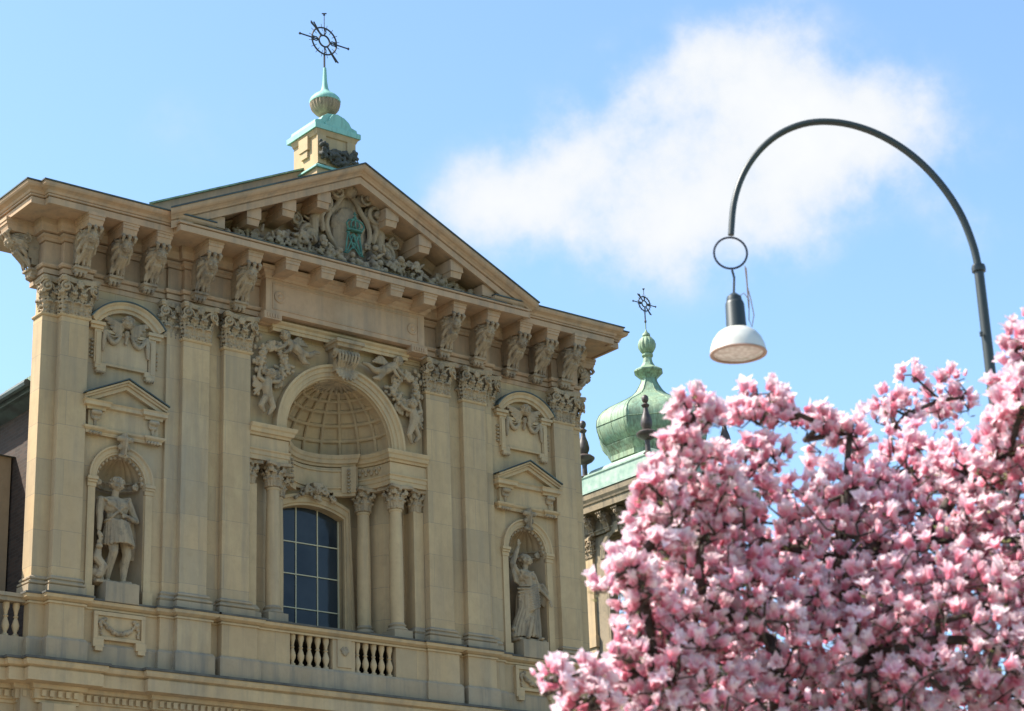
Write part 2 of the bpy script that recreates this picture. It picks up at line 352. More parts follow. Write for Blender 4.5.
# --- storey below the attic
b = mb(); b.box(-8.1, 8.1, .25, 2, 0, 11.1)
for sg in (-1, 1):
    for x0, x1 in ((6.9, 7.7), (3.7, 4.6), (2.4, 3.3)):
        b.box(*sorted((sg*x0, sg*x1)), .02, .3, 0, 10.7)
b.build('lower_wall', 'stone', CH)
low = [(p[0], p[1]+.1) for p in symp([(-14, .45), (-8.1, .45), (-8.1, .3), (-7.75, .3), (-7.75, .1), (-6.8, .1), (-6.8, .2), (-4.9, .2), (-4.9, .05), (-2.3, .05)])]
b = mb().sweep(low, [(0, 10.72), (.04, 10.72), (.04, 10.78), (.10, 10.80), (.10, 10.99), (.16, 11.02), (.18, 11.10), (.42, 11.12), (.42, 11.38), (.38, 11.385), (.38, 11.41), (.47, 11.44), (.50, 11.5), (.50, 11.56), (0, 11.56)])
b.build('lower_cornice', 'stone_plain', CH)
mb().sweep(low, [(0, 11.562), (.54, 11.562), (.54, 11.615), (0, 11.635)]).build('ledge_cap', 'ledgecap', CH)
dp = []
for (x0, y0), (x1, y1) in zip(low[:-1], low[1:]):
    if abs(y1-y0) > .01: continue
    n = max(1, int((x1-x0)/.17))
    for i in range(n):
        x = x0+(x1-x0)*(i+.5)/n; dp += [(x-.048, y0-.09), (x-.048, y0-.17), (x+.048, y0-.17), (x+.048, y0-.09)]
k = len(dp); b = mb().add([(x, y, 10.84) for x, y in dp]+[(x, y, 10.975) for x, y in dp], [(i, i+1, i+k+1, i+k) for i in range(k-1)]+[(i, i+3, i+2, i+1) for i in range(0, k, 4)]+[(i+k, i+k+1, i+k+2, i+k+3) for i in range(0, k, 4)])
b.build('dentils', 'stone_plain', CH)
b = mb()
for z in (1.2, 6.2):
    for x in (-5.9, 0, 5.9):
        mb().box(x-.8, x+.8, .2, .35, z, z+3.2).build('lower_window', 'glass', CH)
# --- attic storey
AT = ATTIC
ci = [i for i, p in enumerate(AT) if abs(p[0]) < 2.5]
left = [p for p in AT if p[0] < 0]; right = [p for p in AT if p[0] > 0]
full = left+right
b = mb().sweep(full, [(0, 11.62), (.07, 11.62), (.07, 12.06), (.03, 12.12), (0, 12.12)]); 
b.build('attic_plinth', 'grey', CH)
b = mb()
for seg in (left+[(-1.52, -.12), (-1.52, .3)], [(1.52, .3), (1.52, -.12)]+right):
    b.sweep(seg, [(0, 12.11), (0, 12.92)], caps=False)
b.box(-.32, .32, -.12, .3, 12.1, 12.92); b.box(-.2, .2, -.15, -.1, 12.2, 12.86)
b.box(-1.6, 1.6, .1, .2, 12.05, 12.10)
o = b.build('attic_wall', 'stone', CH)
b = mb().sweep(full, [(0, 12.86), (.04, 12.86), (.04, 12.90), (.01, 12.905), (.01, 12.92), (.05, 12.93), (.13, 12.97), (.15, 13.04), (0, 13.04)]); b.build('attic_moulding', 'stone_plain', CH)
b = mb().sweep(full, [(-.6, 13.042), (.17, 13.042), (.17, 13.085), (-.6, 13.09)]); b.build('attic_ledge', 'ledgecap', CH)
mb().slab([(-2.5, -.1), (2.5, -.1), (2.5, 2), (-2.5, 2)], 12.95, 13.035).build('niche_floor', 'grey', CH)
# balusters
BAL = [(.075, 0), (.075, .06), (.045, .08), (.04, .12), (.075, .2), (.085, .27), (.06, .36), (.035, .43), (.06, .46), (.035, .49), (.05, .58), (.075, .66), (.075, .76)]
bal = mb().lathe(BAL, n=14).build('baluster', 'stone_plain', None, smooth=True)
bal.parent = CH; first = True
def baluster(x, y, z):
    global first
    if first: bal.location = (x, y, z); first = False; return bal
    return copy_obj(bal, CH, (x, y, z))
for sg in (-1, 1):
    for i in range(5): baluster(sg*(.45+.235*i), -.02, 12.11)
for i in range(12): baluster(-8.22-.24*i, .40, 12.11)
b = mb(); b.box(-16, -8.0, .24, .56, 12.88, 12.97); b.box(-16, -8.0, .18, .60, 12.97, 13.05); b.box(-16, -8.0, .22, .60, 11.62, 12.11); b.box(-11.6, -11.1, .26, .56, 12.1, 12.9)
b.build('side_parapet', 'grey', CH)
mb().slab([(-16, .5), (-8.0, .5), (-8, 2.6), (-16, 2.6)], 11.5, 11.63).build('side_terrace', 'grey', CH)
mb().box(-16, -8.1, .55, 2.6, 0, 11.5).build('side_wall', 'stone', CH)
# attic pier masks
for sg in (-1,):
    s = SC_(); s.ell((0, -.17, 12.55), (.07, .04, .09)); 
    for k in range(7): s.ell((.09*cos(k), -.16, 12.6+.07*sin(k)), (.04, .03, .04))
    s.sculpt('relief_mask', 'stone_carved', CH, .012)

# --- main storey back walls
WY = .15
for sg in (-1, 1):
    b = mb()
    x0, x1 = sorted((sg*6.92, sg*4.85)); xc = sg*5.93; r = .62
    z0, z1, zs = 13.04, 20.5, 15.9
    b.prism([(x0, z0), (xc-r, z0)]+[(xc-r*cos(a), zs+r*sin(a)) for a in np.linspace(0, pi/2, 12)]+[(xc, z1), (x0, z1)], WY, WY+.25)
    b.prism([(xc+r, z0), (x1, z0), (x1, z1), (xc, z1)]+[(xc+r*sin(a), zs+r*cos(a)) for a in np.linspace(0, pi/2, 12)], WY, WY+.25)
    b.box(*sorted((sg*7.97, sg*6.9)), .225, .62, 13.04, 20.5)
    b.box(*sorted((sg*4.85, sg*2.61)), .1, .5, 13.04, 20.5)
    b.box(*sorted((sg*4.845, sg*4.47)), .06, .12, 13.04, 20.49)
    b.build('facade_wall', 'stone', CH)
# niches
for sg in (-1, 1):
    xc = sg*5.93; nb = mb(); N = 16; r = .62; zs = 15.9
    ring = [(xc-r*cos(a), WY+.02+r*1.0*sin(a)) for a in np.linspace(0, pi, N+1)]
    vs = [(x, y, 13.04) for x, y in ring]+[(x, y, zs) for x, y in ring]
    nb.add(vs, [(i, i+1, i+N+2, i+N+1) for i in range(N)])
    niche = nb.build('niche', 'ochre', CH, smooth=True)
    sh = mb(); vs = []; NE = 10; NA = 48
    for j in range(NE+1):
        e = j/NE*pi/2
        for i in range(NA+1):
            a = pi*i/NA; q = r*(1-.055*abs(sin(a*11))*cos(e*.8))
            # radiating from the low centre of the back
            vs.append((xc-q*cos(a)*cos(e), WY+.02+q*sin(a)*cos(e)*1.0, zs+q*sin(e)))
    sh.add(vs, [(j*(NA+1)+i, j*(NA+1)+i+1, (j+1)*(NA+1)+i+1, (j+1)*(NA+1)+i) for j in range(NE) for i in range(NA)])
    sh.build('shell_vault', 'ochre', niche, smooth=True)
    # scalloped edge + ribs of the shell + side scrolls
    s = SC_()
    for i in range(15):
        a = pi*(i+.5)/15; s.ell((xc-(r-.02)*cos(a), WY+.03, zs+(r-.02)*sin(a)), (.055, .05, .055))
    for sg2 in (-1, 1): spiral(s, (xc+sg2*.46, WY+.16, zs+.0), .09, flip=sg2)
    s.tube([(xc-.5*cos(a), WY+.1+.4*sin(a), zs-.06) for a in np.linspace(0, pi, 14)], .035, 6)
    s.tube([(xc-.56*cos(a), WY+.05+.45*sin(a), zs+.12) for a in np.linspace(0, pi, 14)], .02, 6)
    s.sculpt('shell_rim', 'stone_carved', niche, .014)
    # archivolt, imposts, jambs
    a_ = mb().arc(xc, zs+.03, [(.62, WY+.02), (.62, WY-.05), (.66, WY-.05), (.68, WY-.07), (.76, WY-.07), (.79, WY-.11), (.825, WY-.11), (.825, WY+.02)], n=24)
    for q in (-1, 1):
        x0, x1 = sorted((xc+q*.62, xc+q*.84)); a_.box(x0-.02, x1+.02, WY-.12, WY+.05, zs-.04, zs+.03); a_.box(x0-.01, x1+.01, WY-.09, WY+.05, zs-.10, zs-.042)
        a_.box(x0, x1, WY-.06, WY+.05, zs-.2, zs-.102); a_.box(x0+.02, x1-.02, WY-.045, WY+.05, 13.04, zs-.202)
        a_.box(x0-.01, x1+.02, WY-.08, WY+.05, 13.041, 13.42)
    a_.build('niche_arch', 'stone_plain', CH, smooth=True)

# --- aedicule above niche (built at x = 0 and copied)
def aedicule():
    y = WY; p = []
    # entablature block & corbel band
    g = mb(); g.box(-.90, .90, y-.1, y+.03, 16.95, 17.54)
    g.sweep([(-.95, y+.02), (-.95, y-.12), (-.6, y-.12), (-.6, y-.06), (.6, y-.06), (.6, y-.12), (.95, y-.12), (.95, y+.02)], [(0, 16.92), (.03, 16.92), (.03, 16.98), (.09, 17.03), (.10, 17.08), (0, 17.08)])
    # cornice
    pr = [(0, 17.48), (.04, 17.48), (.05, 17.54), (.13, 17.56), (.13, 17.64), (.16, 17.68), (0, 17.68)]
    g.sweep([(-.93, y+.02), (-.93, y-.14), (-.55, y-.14), (-.55, y-.06), (.55, y-.06), (.55, y-.14), (.93, y-.14), (.93, y+.02)], pr)
    # raking parts
    for sg in (-1, 1):
        sl = .48
        for (n0, n1, yo) in ((-.10, .0, -.20), (.001, .06, -.25), (.061, .11, -.30)):
            P = [(sg*1.05, 17.70+n0), (0, 17.70+sl+n0), (0, 17.70+sl+n1), (sg*1.05, 17.70+n1)]
            if sg > 0: P = P[::-1]
            g.prism(P, y+yo, y+.02)
    g.prism([(-.9, 17.68), (.9, 17.68), (0, 18.10)], y-.08, y+.02)
    # corbels
    o = g.build('niche_pediment', 'stone_plain', CH, bevel=.006); p.append(o)
    e = mb()
    for sg in (-1, 1):
        P = [(sg*1.08, 17.81), (0, 18.305), (0, 18.335), (sg*1.08, 17.84)]
        if sg > 0: P = P[::-1]
        e.prism(P, y-.33, y+.02)
    p.append(e.build('pediment_flashing', 'edge', CH))
    for sg in (-1, 1):
        s = SC_(); x = sg*.74
        for q in range(3): s.cap((x-.08+q*.08, y-.17, 17.42), (x-.08+q*.08, y-.13, 17.30), .045, .035)
        s.cap((x-.08, y-.2, 17.41), (x+.08, y-.2, 17.41), .06); s.cap((x-.06, y-.15, 17.28), (x+.06, y-.15, 17.28), .04)
        s.cap((x, y-.12, 17.26), (x, y-.11, 17.12), .05, .03)
        for q in range(4): s.ell((x-.12+q*.08, y-.16, 16.93), (.035, .05, .05))
        p.append(s.sculpt('niche_corbel', 'stone_carved', CH, .012))
    # keystone
    s = SC_(); s.tube([(0, y-.12, 16.98), (0, y-.18, 16.86), (0, y-.13, 16.66), (0, y-.12, 16.44)], [.14, .13, .09, .07], 4)
    s.cap((-.15, y-.2, 16.88), (.15, y-.2, 16.88), .07); s.cap((-.09, y-.14, 16.5), (.09, y-.14, 16.5), .055); s.tube([(0, y-.28, 16.9), (0, y-.22, 16.5)], .03, 6)
    for q in (-1, 1): s.ell((q*.1, y-.15, 16.7), (.06, .05, .08))
    p.append(s.sculpt('niche_keystone', 'stone_carved', CH, .012))
    return p
def tablet():
    y = WY; p = []; g = mb(); zc = 18.72+.42; 
    # segmental pediment: circle through (+-.95, 19.72) and (0,20.23)
    R = (.95**2+.5**2)/(2*.5); cz = 20.22-R; a = math.asin(.95/R)
    g.arc(0, cz, [(R-.24, y+.02), (R-.24, y-.14), (R-.17, y-.14), (R-.15, y-.19), (R-.07, y-.19), (R-.03, y-.24), (R, y-.24), (R, y+.02)], pi/2-a, pi/2+a, 20)
    for sg in (-1, 1):
        x0, x1 = sorted((sg*.56, sg*.95)); g.box(x0, x1, y-.17, y+.02, 19.56, 19.64); g.box(x0+.03, x1-.03, y-.12, y+.02, 19.48, 19.562)
        x0, x1 = sorted((sg*.62, sg*.80)); g.box(x0, x1, y-.09, y+.02, 18.66, 19.485); g.box(x0+.03, x1-.03, y-.12, y+.02, 18.6, 19.4)
        x0, x1 = sorted((sg*.5, sg*.78)); g.box(x0, x1, y-.11, y+.02, 18.52, 18.66); g.box(x0+.03, x1-.02, y-.14, y+.02, 18.44, 18.53)
    g.box(-.52, .52, y-.10, y+.02, 18.62, 18.68); g.box(-.6, .6, y-.05, y+.02, 18.66, 19.5); g.box(-.64, .64, y-.1, y+.02, 19.42, 19.5)
    g.box(-.9, .9, y-.03, y+.02, 19.5, 19.66)
    p.append(g.build('tablet', 'stone_plain', CH, bevel=.006))
    s = SC_(); s.arc(0, cz, [(R-.0, y+.02), (R-.0, y-.26), (R+.03, y-.26), (R+.03, y+.02)], pi/2-a*1.02, pi/2+a*1.02, 20)
    q = mb(); q.v, q.f = s.v, s.f; p.append(q.build('tablet_flashing', 'edge', CH))
    # cherub head with wings and swags
    s = SC_(); hz_ = 19.72
    head(s, (0, y-.2, hz_), .155, tilt=.1)
    for sg in (-1, 1):
        for k in range(6):
            t = k/5; s.cap((sg*.12, y-.12, hz_-.05-.02*k), (sg*(.62-.07*k), y-.1, hz_+.12-.085*k), .045, .03)
        for k in range(5): s.cap((sg*.1, y-.13, hz_-.14), (sg*(.2+.05*k), y-.11, hz_-.33+.04*k), .035, .02)
        sw = [(sg*(.12+.42*t), y-.1, 19.45-.26*sin(pi*t)+.02*t) for t in np.linspace(0, 1, 9)]
        s.chain(sw, [.03, .045, .055, .06, .062, .06, .055, .045, .03])
        s.chain([(sg*(.12+.42*t), y-.12, 19.47-.12*sin(pi*t)) for t in np.linspace(0, 1, 7)], .018)
        s.chain([(sg*.56, y-.1, 19.45), (sg*.57, y-.1, 19.2), (sg*.585, y-.1, 18.98)], [.04, .06, .03])
        for k in range(5): s.ell((sg*.84, y-.02, 19.2-.1*k), (.05, .06, .04))
        for k in range(4): s.ell((sg*(.56+.055*k), y-.1, 18.44), (.03, .05, .05))
    s.cap((0, y-.14, 19.5), (0, y-.12, 19.3), .06, .03); s.ell((0, y-.1, 19.26), (.04, .04, .07))
    p.append(s.sculpt('cherub_relief', 'stone_carved', CH, .0115, 0))
    return p
def head(s, c, r, tilt=0, face=0, curls=True, seed=1):
    """head facing -Y with eye hollows, nose, lips and curls"""
    st = len(s.v); q = random.Random(seed)
    s.ell((0, 0, .05*r), (r*.86, r*.92, r*1.02)); s.ell((0, -.28*r, -.5*r), (r*.58, r*.55, r*.5)); s.ell((0, -.55*r, -.78*r), (r*.25, r*.2, r*.18))
    s.ell((0, -.95*r, -.12*r), (r*.14, r*.16, r*.34)); s.ell((0, -1.02*r, -.3*r), (r*.18, r*.13, r*.1))
    for sg in (-1, 1):
        s.ell((sg*.36*r, -.70*r, .22*r), (r*.3, r*.2, r*.11)); s.ell((sg*.45*r, -.62*r, -.32*r), (r*.28, r*.24, r*.22)); s.ell((sg*.9*r, .02*r, -.08*r), (r*.12, r*.2, r*.24))
        s.ell((sg*.34*r, -.76*r, .02*r), (r*.13, r*.08, r*.08))
    s.ell((0, -.84*r, -.56*r), (r*.24, r*.12, r*.07)); s.ell((0, -.84*r, -.45*r), (r*.22, r*.12, r*.05))
    if curls:
        for k in range(90):
            a = q.uniform(-pi, pi); e = q.uniform(.15, 1.45) if abs(a) < 1.25 else q.uniform(-.7, 1.45)
            if abs(a) < 1.0 and e < .55: continue
            d = Vector((sin(a)*cos(e), -cos(a)*cos(e), sin(e))); s.ell(tuple(d*r*1.0*.97+Vector((0, .05*r, .08*r))), r*q.uniform(.10, .17))
    return s.xf(Matrix.Translation(c) @ Matrix.Rotation(face, 4, 'Z') @ Matrix.Rotation(tilt, 4, 'X'), st)

def relief_panel():
    y = .06; p = []; g = mb()
    g.box(-.64, .64, y-.06, y+.02, 12.2, 12.82)
    for (a, b_, c, d) in ((-.64, .64, 12.74, 12.83), (-.64, -.54, 12.2, 12.74), (.54, .64, 12.2, 12.74), (-.54, .54, 12.2, 12.27)): g.box(a, b_, y-.11, y-.05, c, d)
    for sg in (-1, 1):
        x0, x1 = sorted((sg*.40, sg*.66)); g.box(x0, x1, y-.14, y+.02, 12.02, 12.2); g.box(x0+.04, x1-.04, y-.17, y+.02, 11.93, 12.03)
    p.append(g.build('attic_tablet', 'stone_plain', CH, bevel=.006))
    s = SC_(); q = random.Random(3)
    for t in np.linspace(-1, 1, 26): s.ell((t*.44, y-.1+q.uniform(-.02, .02), 12.36+.25*t*t+q.uniform(-.02, .02)), q.uniform(.035, .06))
    for sg in (-1, 1):
        s.ell((sg*.36, y-.1, 12.66), .05)
        for k in range(6): s.ell((sg*(.46+q.uniform(-.03, .03)), y-.09, 12.62-.06*k), q.uniform(.025, .045))
    p.append(s.sculpt('garland', 'stone_carved', CH, .012, 1)); return p
for maker, mirror in ((aedicule, 0), (tablet, 0), (relief_panel, 0)):
    parts = maker()
    for o in parts:
        o.location.x = -5.93; copy_obj(o, CH, (5.93, 0, 0))

# --- pilasters
PIL = [(-7.61, -6.92, 0), (-4.48, -3.76, -.08), (-3.36, -2.62, -.08), (2.62, 3.36, -.08), (3.80, 4.52, -.08), (6.92, 7.61, 0)]
def pilaster_mesh(w, y, side):
    g = mb(); yb = .3
    g.box(-w/2, w/2, 0, yb, 13.46, 19.6)
    base = [(0, 13.05), (.11, 13.05), (.11, 13.27), (.06, 13.28), (.105, 13.31), (.105, 13.35), (.05, 13.37), (.035, 13.40), (.065, 13.42), (.065, 13.455), (0.0, 13.5)]
    return g, base, yb
for i, (x0, x1, y) in enumerate(PIL):
    w = x1-x0; xc = (x0+x1)/2; cc = (xc, y, 0)
    g, base, yb = pilaster_mesh(w, y, 0)
    if i == 0: g.box(-w/2-.39, -w/2+.02, .2, .66, 13.46, 19.595)
    if i == 5: g.box(w/2-.02, w/2+.39, .2, .66, 13.46, 19.595)
    shaft = g.build('pilaster', 'stone', CH, bevel=.008, loc=cc)
    hw = w/2
    path = [(-hw, yb), (-hw, 0), (hw, 0), (hw, yb)]
    if i == 0: path = [(-hw-.39, .66), (-hw-.39, .2), (-hw, .2), (-hw, 0), (hw, 0), (hw, yb-.08)]
    if i == 5: path = [(-hw, yb-.08), (-hw, 0), (hw, 0), (hw, .2), (hw+.39, .2), (hw+.39, .66)]
    mb().sweep(path, base).build('base', 'grey', shaft)
    mb().sweep(path, [(0, 19.59), (.02, 19.59), (.045, 19.62), (.045, 19.65), (.0, 19.67)]).build('astragal', 'stone_plain', shaft)
# set-back strips beside the inner pilasters get their own bases
for sg in (-1, 1):
    pth = [(-4.85, .12), (-4.85, .06), (-4.48, .06)] if sg < 0 else [(4.52, .06), (4.85, .06), (4.85, .12)]
    mb().sweep(pth, [(0, 13.05), (.09, 13.05), (.09, 13.27), (.05, 13.28), (.085, 13.33), (.03, 13.40), (.05, 13.44), (0, 13.5)]).build('strip_base', 'grey', CH)
    a, c = sorted((sg*3.76, sg*3.36)); mb().box(a, c, .0, .12, 13.05, 13.3).build('strip_base', 'grey', CH)

def capital(side=0):
    s = SC_(); w = .36
    s.taper((-.335, .335, -.02, .26), 0, (-.36, .36, -.05, .26), .74)
    for x in (-.25, 0, .25): leaf(s, (x, -.02, .02), .30, .24, 0, .12)
    for x in (-.125, .125): leaf(s, (x, -.03, .05), .50, .22, 0, .15)
    for sg in (-1, 1):
        leaf(s, (sg*.345, -.02, .05), .50, .22, sg*.7, .16); leaf(s, (sg*.36, .12, .02), .32, .2, sg*pi/2, .1)
        spiral(s, (sg*.345, -.17, .60), .125, 1.5, .026, sg*.35, flip=sg, depth=.07)
        spiral(s, (sg*.40, .06, .60), .115, 1.5, .024, sg*pi/2, flip=-sg, depth=.05)
        s.tube([(sg*.08, -.08, .35), (sg*.12, -.12, .52), (sg*.2, -.16, .66), (sg*.33, -.19, .72)], [.02, .025, .03, .03], 6)
        spiral(s, (sg*.11, -.12, .60), .065, 1.2, .018, 0, flip=-sg, depth=.03)
    s.ell((0, -.17, .70), (.09, .05, .09))
    for k in range(6): s.ell((.07*cos(k*pi/3), -.19, .70+.07*sin(k*pi/3)), (.035, .025, .035))
    pts = [(-.47, -.22), (-.40, -.26), (-.2, -.16), (0, -.13), (.2, -.16), (.40, -.26), (.47, -.22), (.44, .0), (.44, .26), (-.44, .26), (-.44, 0)]
    s.slab(pts, .74, .79); s.slab([(x*1.05, y*1.05 if y < .2 else y) for x, y in pts], .795, .86)
    return s
cap0 = capital().sculpt('capital', 'stone_carved', CH, .0115, 0)
P_OBJ = [o for o in COL.objects if o.name.startswith('pilaster')]
for i, (x0, x1, y) in enumerate(PIL):
    k = (x1-x0)/.73
    c = cap0 if i == 0 else copy_obj(cap0, CH)
    c.parent = P_OBJ[i]; c.location = (0, 0, 19.64)
c2 = copy_obj(cap0, CH); c2.parent = P_OBJ[0]; c2.location = (-.36, .22, 19.64)
c2 = copy_obj(cap0, CH); c2.parent = P_OBJ[5]; c2.location = (.36, .22, 19.64)
for sg in (-1, 1):
    c2 = copy_obj(cap0, CH); c2.location = (sg*4.62, .12, 19.64)

# --- entablature
ENT = PLAN
b = mb().sweep(ENT, [(-.3, 20.47), (.02, 20.47), (.02, 20.585), (-.01, 20.59), (-.01, 20.605), (.045, 20.61), (.045, 20.725), (.01, 20.73), (.01, 20.75), (.075, 20.76), (.10, 20.80), (.10, 20.84), (0, 20.86), (0, 21.40), (-.03, 21.405), (-.03, 21.425), (.03, 21.43), (.05, 21.49), (.10, 21.52), (.10, 21.57), (.05, 21.575), (.05, 21.595), (.17, 21.60), (.19, 21.70), (.22, 21.76), (.22, 21.91), (-.3, 21.91)])
b.build('entablature', 'upper', CH)
CORN = symp([(-7.95, 2.4), (-7.95, .2), (-HW, .2), (-HW, 0), (-4.38, 0), (-4.38, -.30)])
side = [p for p in CORN]
b = mb().sweep(CORN, [(-.3, 21.90), (.78, 21.90), (.78, 21.87), (.86, 21.87), (.86, 22.02), (.82, 22.025), (.82, 22.045), (.89, 22.05), (.89, 22.09), (.0, 22.10)])
b.build('cornice', 'upper', CH)
for sg in (-1, 1):
    seg = [p for p in CORN if p[0]*sg > 0]
    pth = [(-7.95, 2.4), (-7.95, .2), (-HW, .2), (-HW, 0), (-4.2, 0)] if sg < 0 else [(4.2, 0), (HW, 0), (HW, .2), (7.95, .2), (7.95, 2.4)]
    pth = [(x, y) for x, y in pth]
    mb().sweep(pth, [(-.2, 22.102), (.90, 22.10), (.915, 22.11), (.93, 22.16), (.98, 22.19), (1.03, 22.21), (1.06, 22.25), (1.07, 22.31), (-.2, 22.40)]).build('cornice_crown', 'upper', CH)
    mb().sweep(pth, [(-.2, 22.402), (1.095, 22.313), (1.095, 22.345), (-.2, 22.5)]).build('roof_flashing', 'edge', CH)
mb().sweep([(-4.5, -.30), (4.5, -.30)], [(0, 22.102), (.90, 22.095), (.90, 22.115), (0, 22.14)]).build('roof_flashing', 'edge', CH)
mb().box(-8.0, -4.4, .3, 1.8, 22.40, 22.50).build('roof_sheet', 'copper', CH)
# frieze panel in the middle
g = mb(); g.box(-2.39, 2.39, -.38, .1, 20.66, 21.62)
g.sweep([(-2.39, 0), (-2.39, -.38), (2.39, -.38), (2.39, 0)], [(0, 21.56), (.03, 21.56), (.05, 21.62), (.12, 21.66), (.14, 21.72), (.22, 21.74), (.24, 21.82), (0, 21.82)])
g.box(-2.45, -1.95, -.42, .1, 20.50, 20.69); g.box(1.95, 2.45, -.42, .1, 20.50, 20.69)
for (a, b_, c, d) in ((-2.2, 2.2, 21.44, 21.47), (-2.2, 2.2, 20.78, 20.81), (-2.2, -2.17, 20.81, 21.44), (2.17, 2.2, 20.81, 21.44)): g.box(a, b_, -.40, -.37, c, d)
g.build('frieze_panel', 'upper', CH, bevel=.006)
g = mb(); g.sweep([(-2.6, .1), (-2.0, .1), (-2.0, -.1), (2.0, -.1), (2.0, .1), (2.6, .1)], [(0, 20.34), (.03, 20.34), (.03, 20.42), (.06, 20.43), (.06, 20.5), (.12, 20.54), (.14, 20.58), (0, 20.6)])
g.build('arch_architrave', 'stone_plain', CH)
for sg in (-1, 1):
    g = mb()
    vs = []
    for r, yy in ((.15, -.37), (.15, -.41), (.12, -.42), (.10, -.40), (.06, -.40), (.04, -.43), (.001, -.44)):
        vs.append((r, yy))
    st = [(sg*2.0+r*cos(a), yy, 21.12+r*sin(a)) for a in np.linspace(0, 2*pi, 21)[:-1] for r, yy in vs]
    k = len(vs); g.add(st, [(i*k+j, i*k+j+1, ((i+1) % 20)*k+j+1, ((i+1) % 20)*k+j) for i in range(20) for j in range(k-1)])
    g.build('rosette', 'upper', CH, smooth=True)
g = mb()
for sg in (-1, 1):
    for k in range(5): g.box(sg*2.2-.17+k*.075, sg*2.2-.13+k*.075, -.44, -.3, 20.54, 20.64)
g.build('guttae', 'upper', CH)

# --- brackets
g = mb(); g.taper((-.17, .17, -.84, .05), -.30, (-.19, .19, -.88, .05), -.16); g.box(-.20, .20, -.90, .05, -.16, -.08); g.box(-.215, .215, -.92, .05, -.08, 0)
block_me = g.mesh('bracket_block'); block_me.materials.append(M['upper'])
def console():
    s = SC_(); q = random.Random(5)
    s.box(-.13, .13, -.52, .05, -.62, -.26); s.box(-.12, .12, -.30, .05, -.85, -.5); s.box(-.11, .11, -.20, .05, -1.0, -.75)
    head(s, (0, -.68, -.52), .165, tilt=.25, seed=4)
    for k in range(60):   # locks of hair falling back from the face
        a = q.uniform(0, 2*pi); r1 = q.uniform(.14, .19); s.chain([(r1*cos(a), -.62, -.50+r1*sin(a)), (1.25*r1*cos(a)+q.uniform(-.03, .03), -.50+q.uniform(-.05, .05), -.54+1.3*r1*sin(a)), (1.15*r1*cos(a), -.36, -.6+1.3*r1*sin(a))], [.026, .03, .022])
    for x in (-.15, 0, .15): s.chain([(x, -.80, -.29), (x*1.05, -.86, -.36), (x, -.80, -.44)], [.05, .045, .03])
    for sg in (-1, 1):
        spiral(s, (sg*.15, -.38, -.42), .14, 1.4, .026, sg*pi/2, flip=1, depth=.04)
        s.chain([(sg*.17, -.52, -.66), (sg*.20, -.40, -.80), (sg*.12, -.30, -.90)], [.05, .05, .035])
        s.chain([(sg*.10, -.34, -.82), (sg*.15, -.30, -.95), (sg*.17, -.27, -1.06)], [.04, .045, .03])
    for x in (-.08, 0, .08): s.chain([(x, -.56, -.76), (x*1.1, -.42, -.88), (x*1.2, -.30, -.98), (x*1.4, -.26, -1.09)], [.05, .045, .05, .02])
    s.cap((0, -.32, -.9), (0, -.33, -1.10), .055, .02)
    s.box(-.19, .19, -.28, .05, -1.17, -1.11); s.box(-.16, .16, -.22, .05, -1.25, -1.165)
    for k in range(3): s.ell((-.1+.1*k, -.15, -1.29), (.04, .09, .06))
    return s
con0 = console().sculpt('console', 'upper_carved', None, .0115, 0)
BRK = [(-7.27, 1), (-6.35, 1), (-5.45, 1), (-4.18, 1), (-3.08, 1), (-2.07, 0), (-1.04, 0), (0, 0), (1.04, 0), (2.07, 0), (3.08, 1), (4.18, 1), (5.42, 1), (6.35, 1), (7.24, 1)]
first_con = True
def bracket(x, y, rot=0, full=True):
    global first_con
    bl = link('bracket', block_me, None, CH); bl.location = (x, y, 21.895); bl.rotation_euler = (0, 0, rot)
    if full:
        if first_con: c = con0; first_con = False
        else: c = copy_obj(con0)
        c.parent = bl; c.location = (0, 0, 0)
    return bl
for x, f_ in BRK:
    cen = abs(x) < 4.4
    yy = (-.12 if cen else (.0 if abs(x) > 6.9 else .08))
    bracket(x, yy-(.08 if cen and f_ == 0 else 0), 0, bool(f_))
for yy in (.62,): bracket(-ST+.02, yy, -pi/2); bracket(ST-.02, yy, pi/2)

# --- pediment
SL = .468; ZA = 24.97; YP = -1.22
def rake(name, prof, mat, parent, xe=5.52, yb=.2):
    """prof: plumb section [(y, h)] measured from the apex top line"""
    g = mb()
    for sg in (-1, 1):
        k = len(prof); vs = []
        for t in (0, 1):
            for (y, h) in prof:
                x = 0 if t == 0 else sg*(xe-.0+(-y-1.2)*1.0*.6)
                vs.append((x, y, ZA+h-SL*abs(x)))
        fs = [(j, j+k, (j+1) % k+k, (j+1) % k) for j in range(k)]+[tuple(range(k)), tuple(range(2*k-1, k-1, -1))]
        g.add(vs, fs)
    return g.build(name, mat, parent)
pedi = rake('pediment', [(.3, -.06), (-1.24, -.06), (-1.24, -.12), (-1.22, -.16), (-1.18, -.20), (-1.13, -.22), (-1.07, -.27), (-1.05, -.31), (-.99, -.315), (-.99, -.34), (-1.02, -.345), (-1.02, -.52), (-.95, -.52), (-.95, -.48), (.3, -.46)], 'upper', CH)
rake('pediment_flashing', [(.4, .0), (-1.27, -.02), (-1.27, -.058), (.4, -.058)], 'edge', pedi)
rake('rake_bed', [(.2, -.46), (-.25, -.495), (-.25, -.56), (-.20, -.60), (-.14, -.66), (-.12, -.74), (.2, -.74)], 'upper', pedi, xe=5.3)
g = mb(); g.prism([(-5.2, 22.03), (5.2, 22.03), (0, 24.45)], .0, .3); g.build('tympanum', 'upper', pedi)
rb = mb(); rb.box(-.20, .20, -.93, .0, -.16, .14); rb.taper((-.16, .16, -.86, 0), -.32, (-.18, .18, -.9, 0), -.16)
rme = rb.mesh('rake_block'); rme.materials.append(M['upper'])
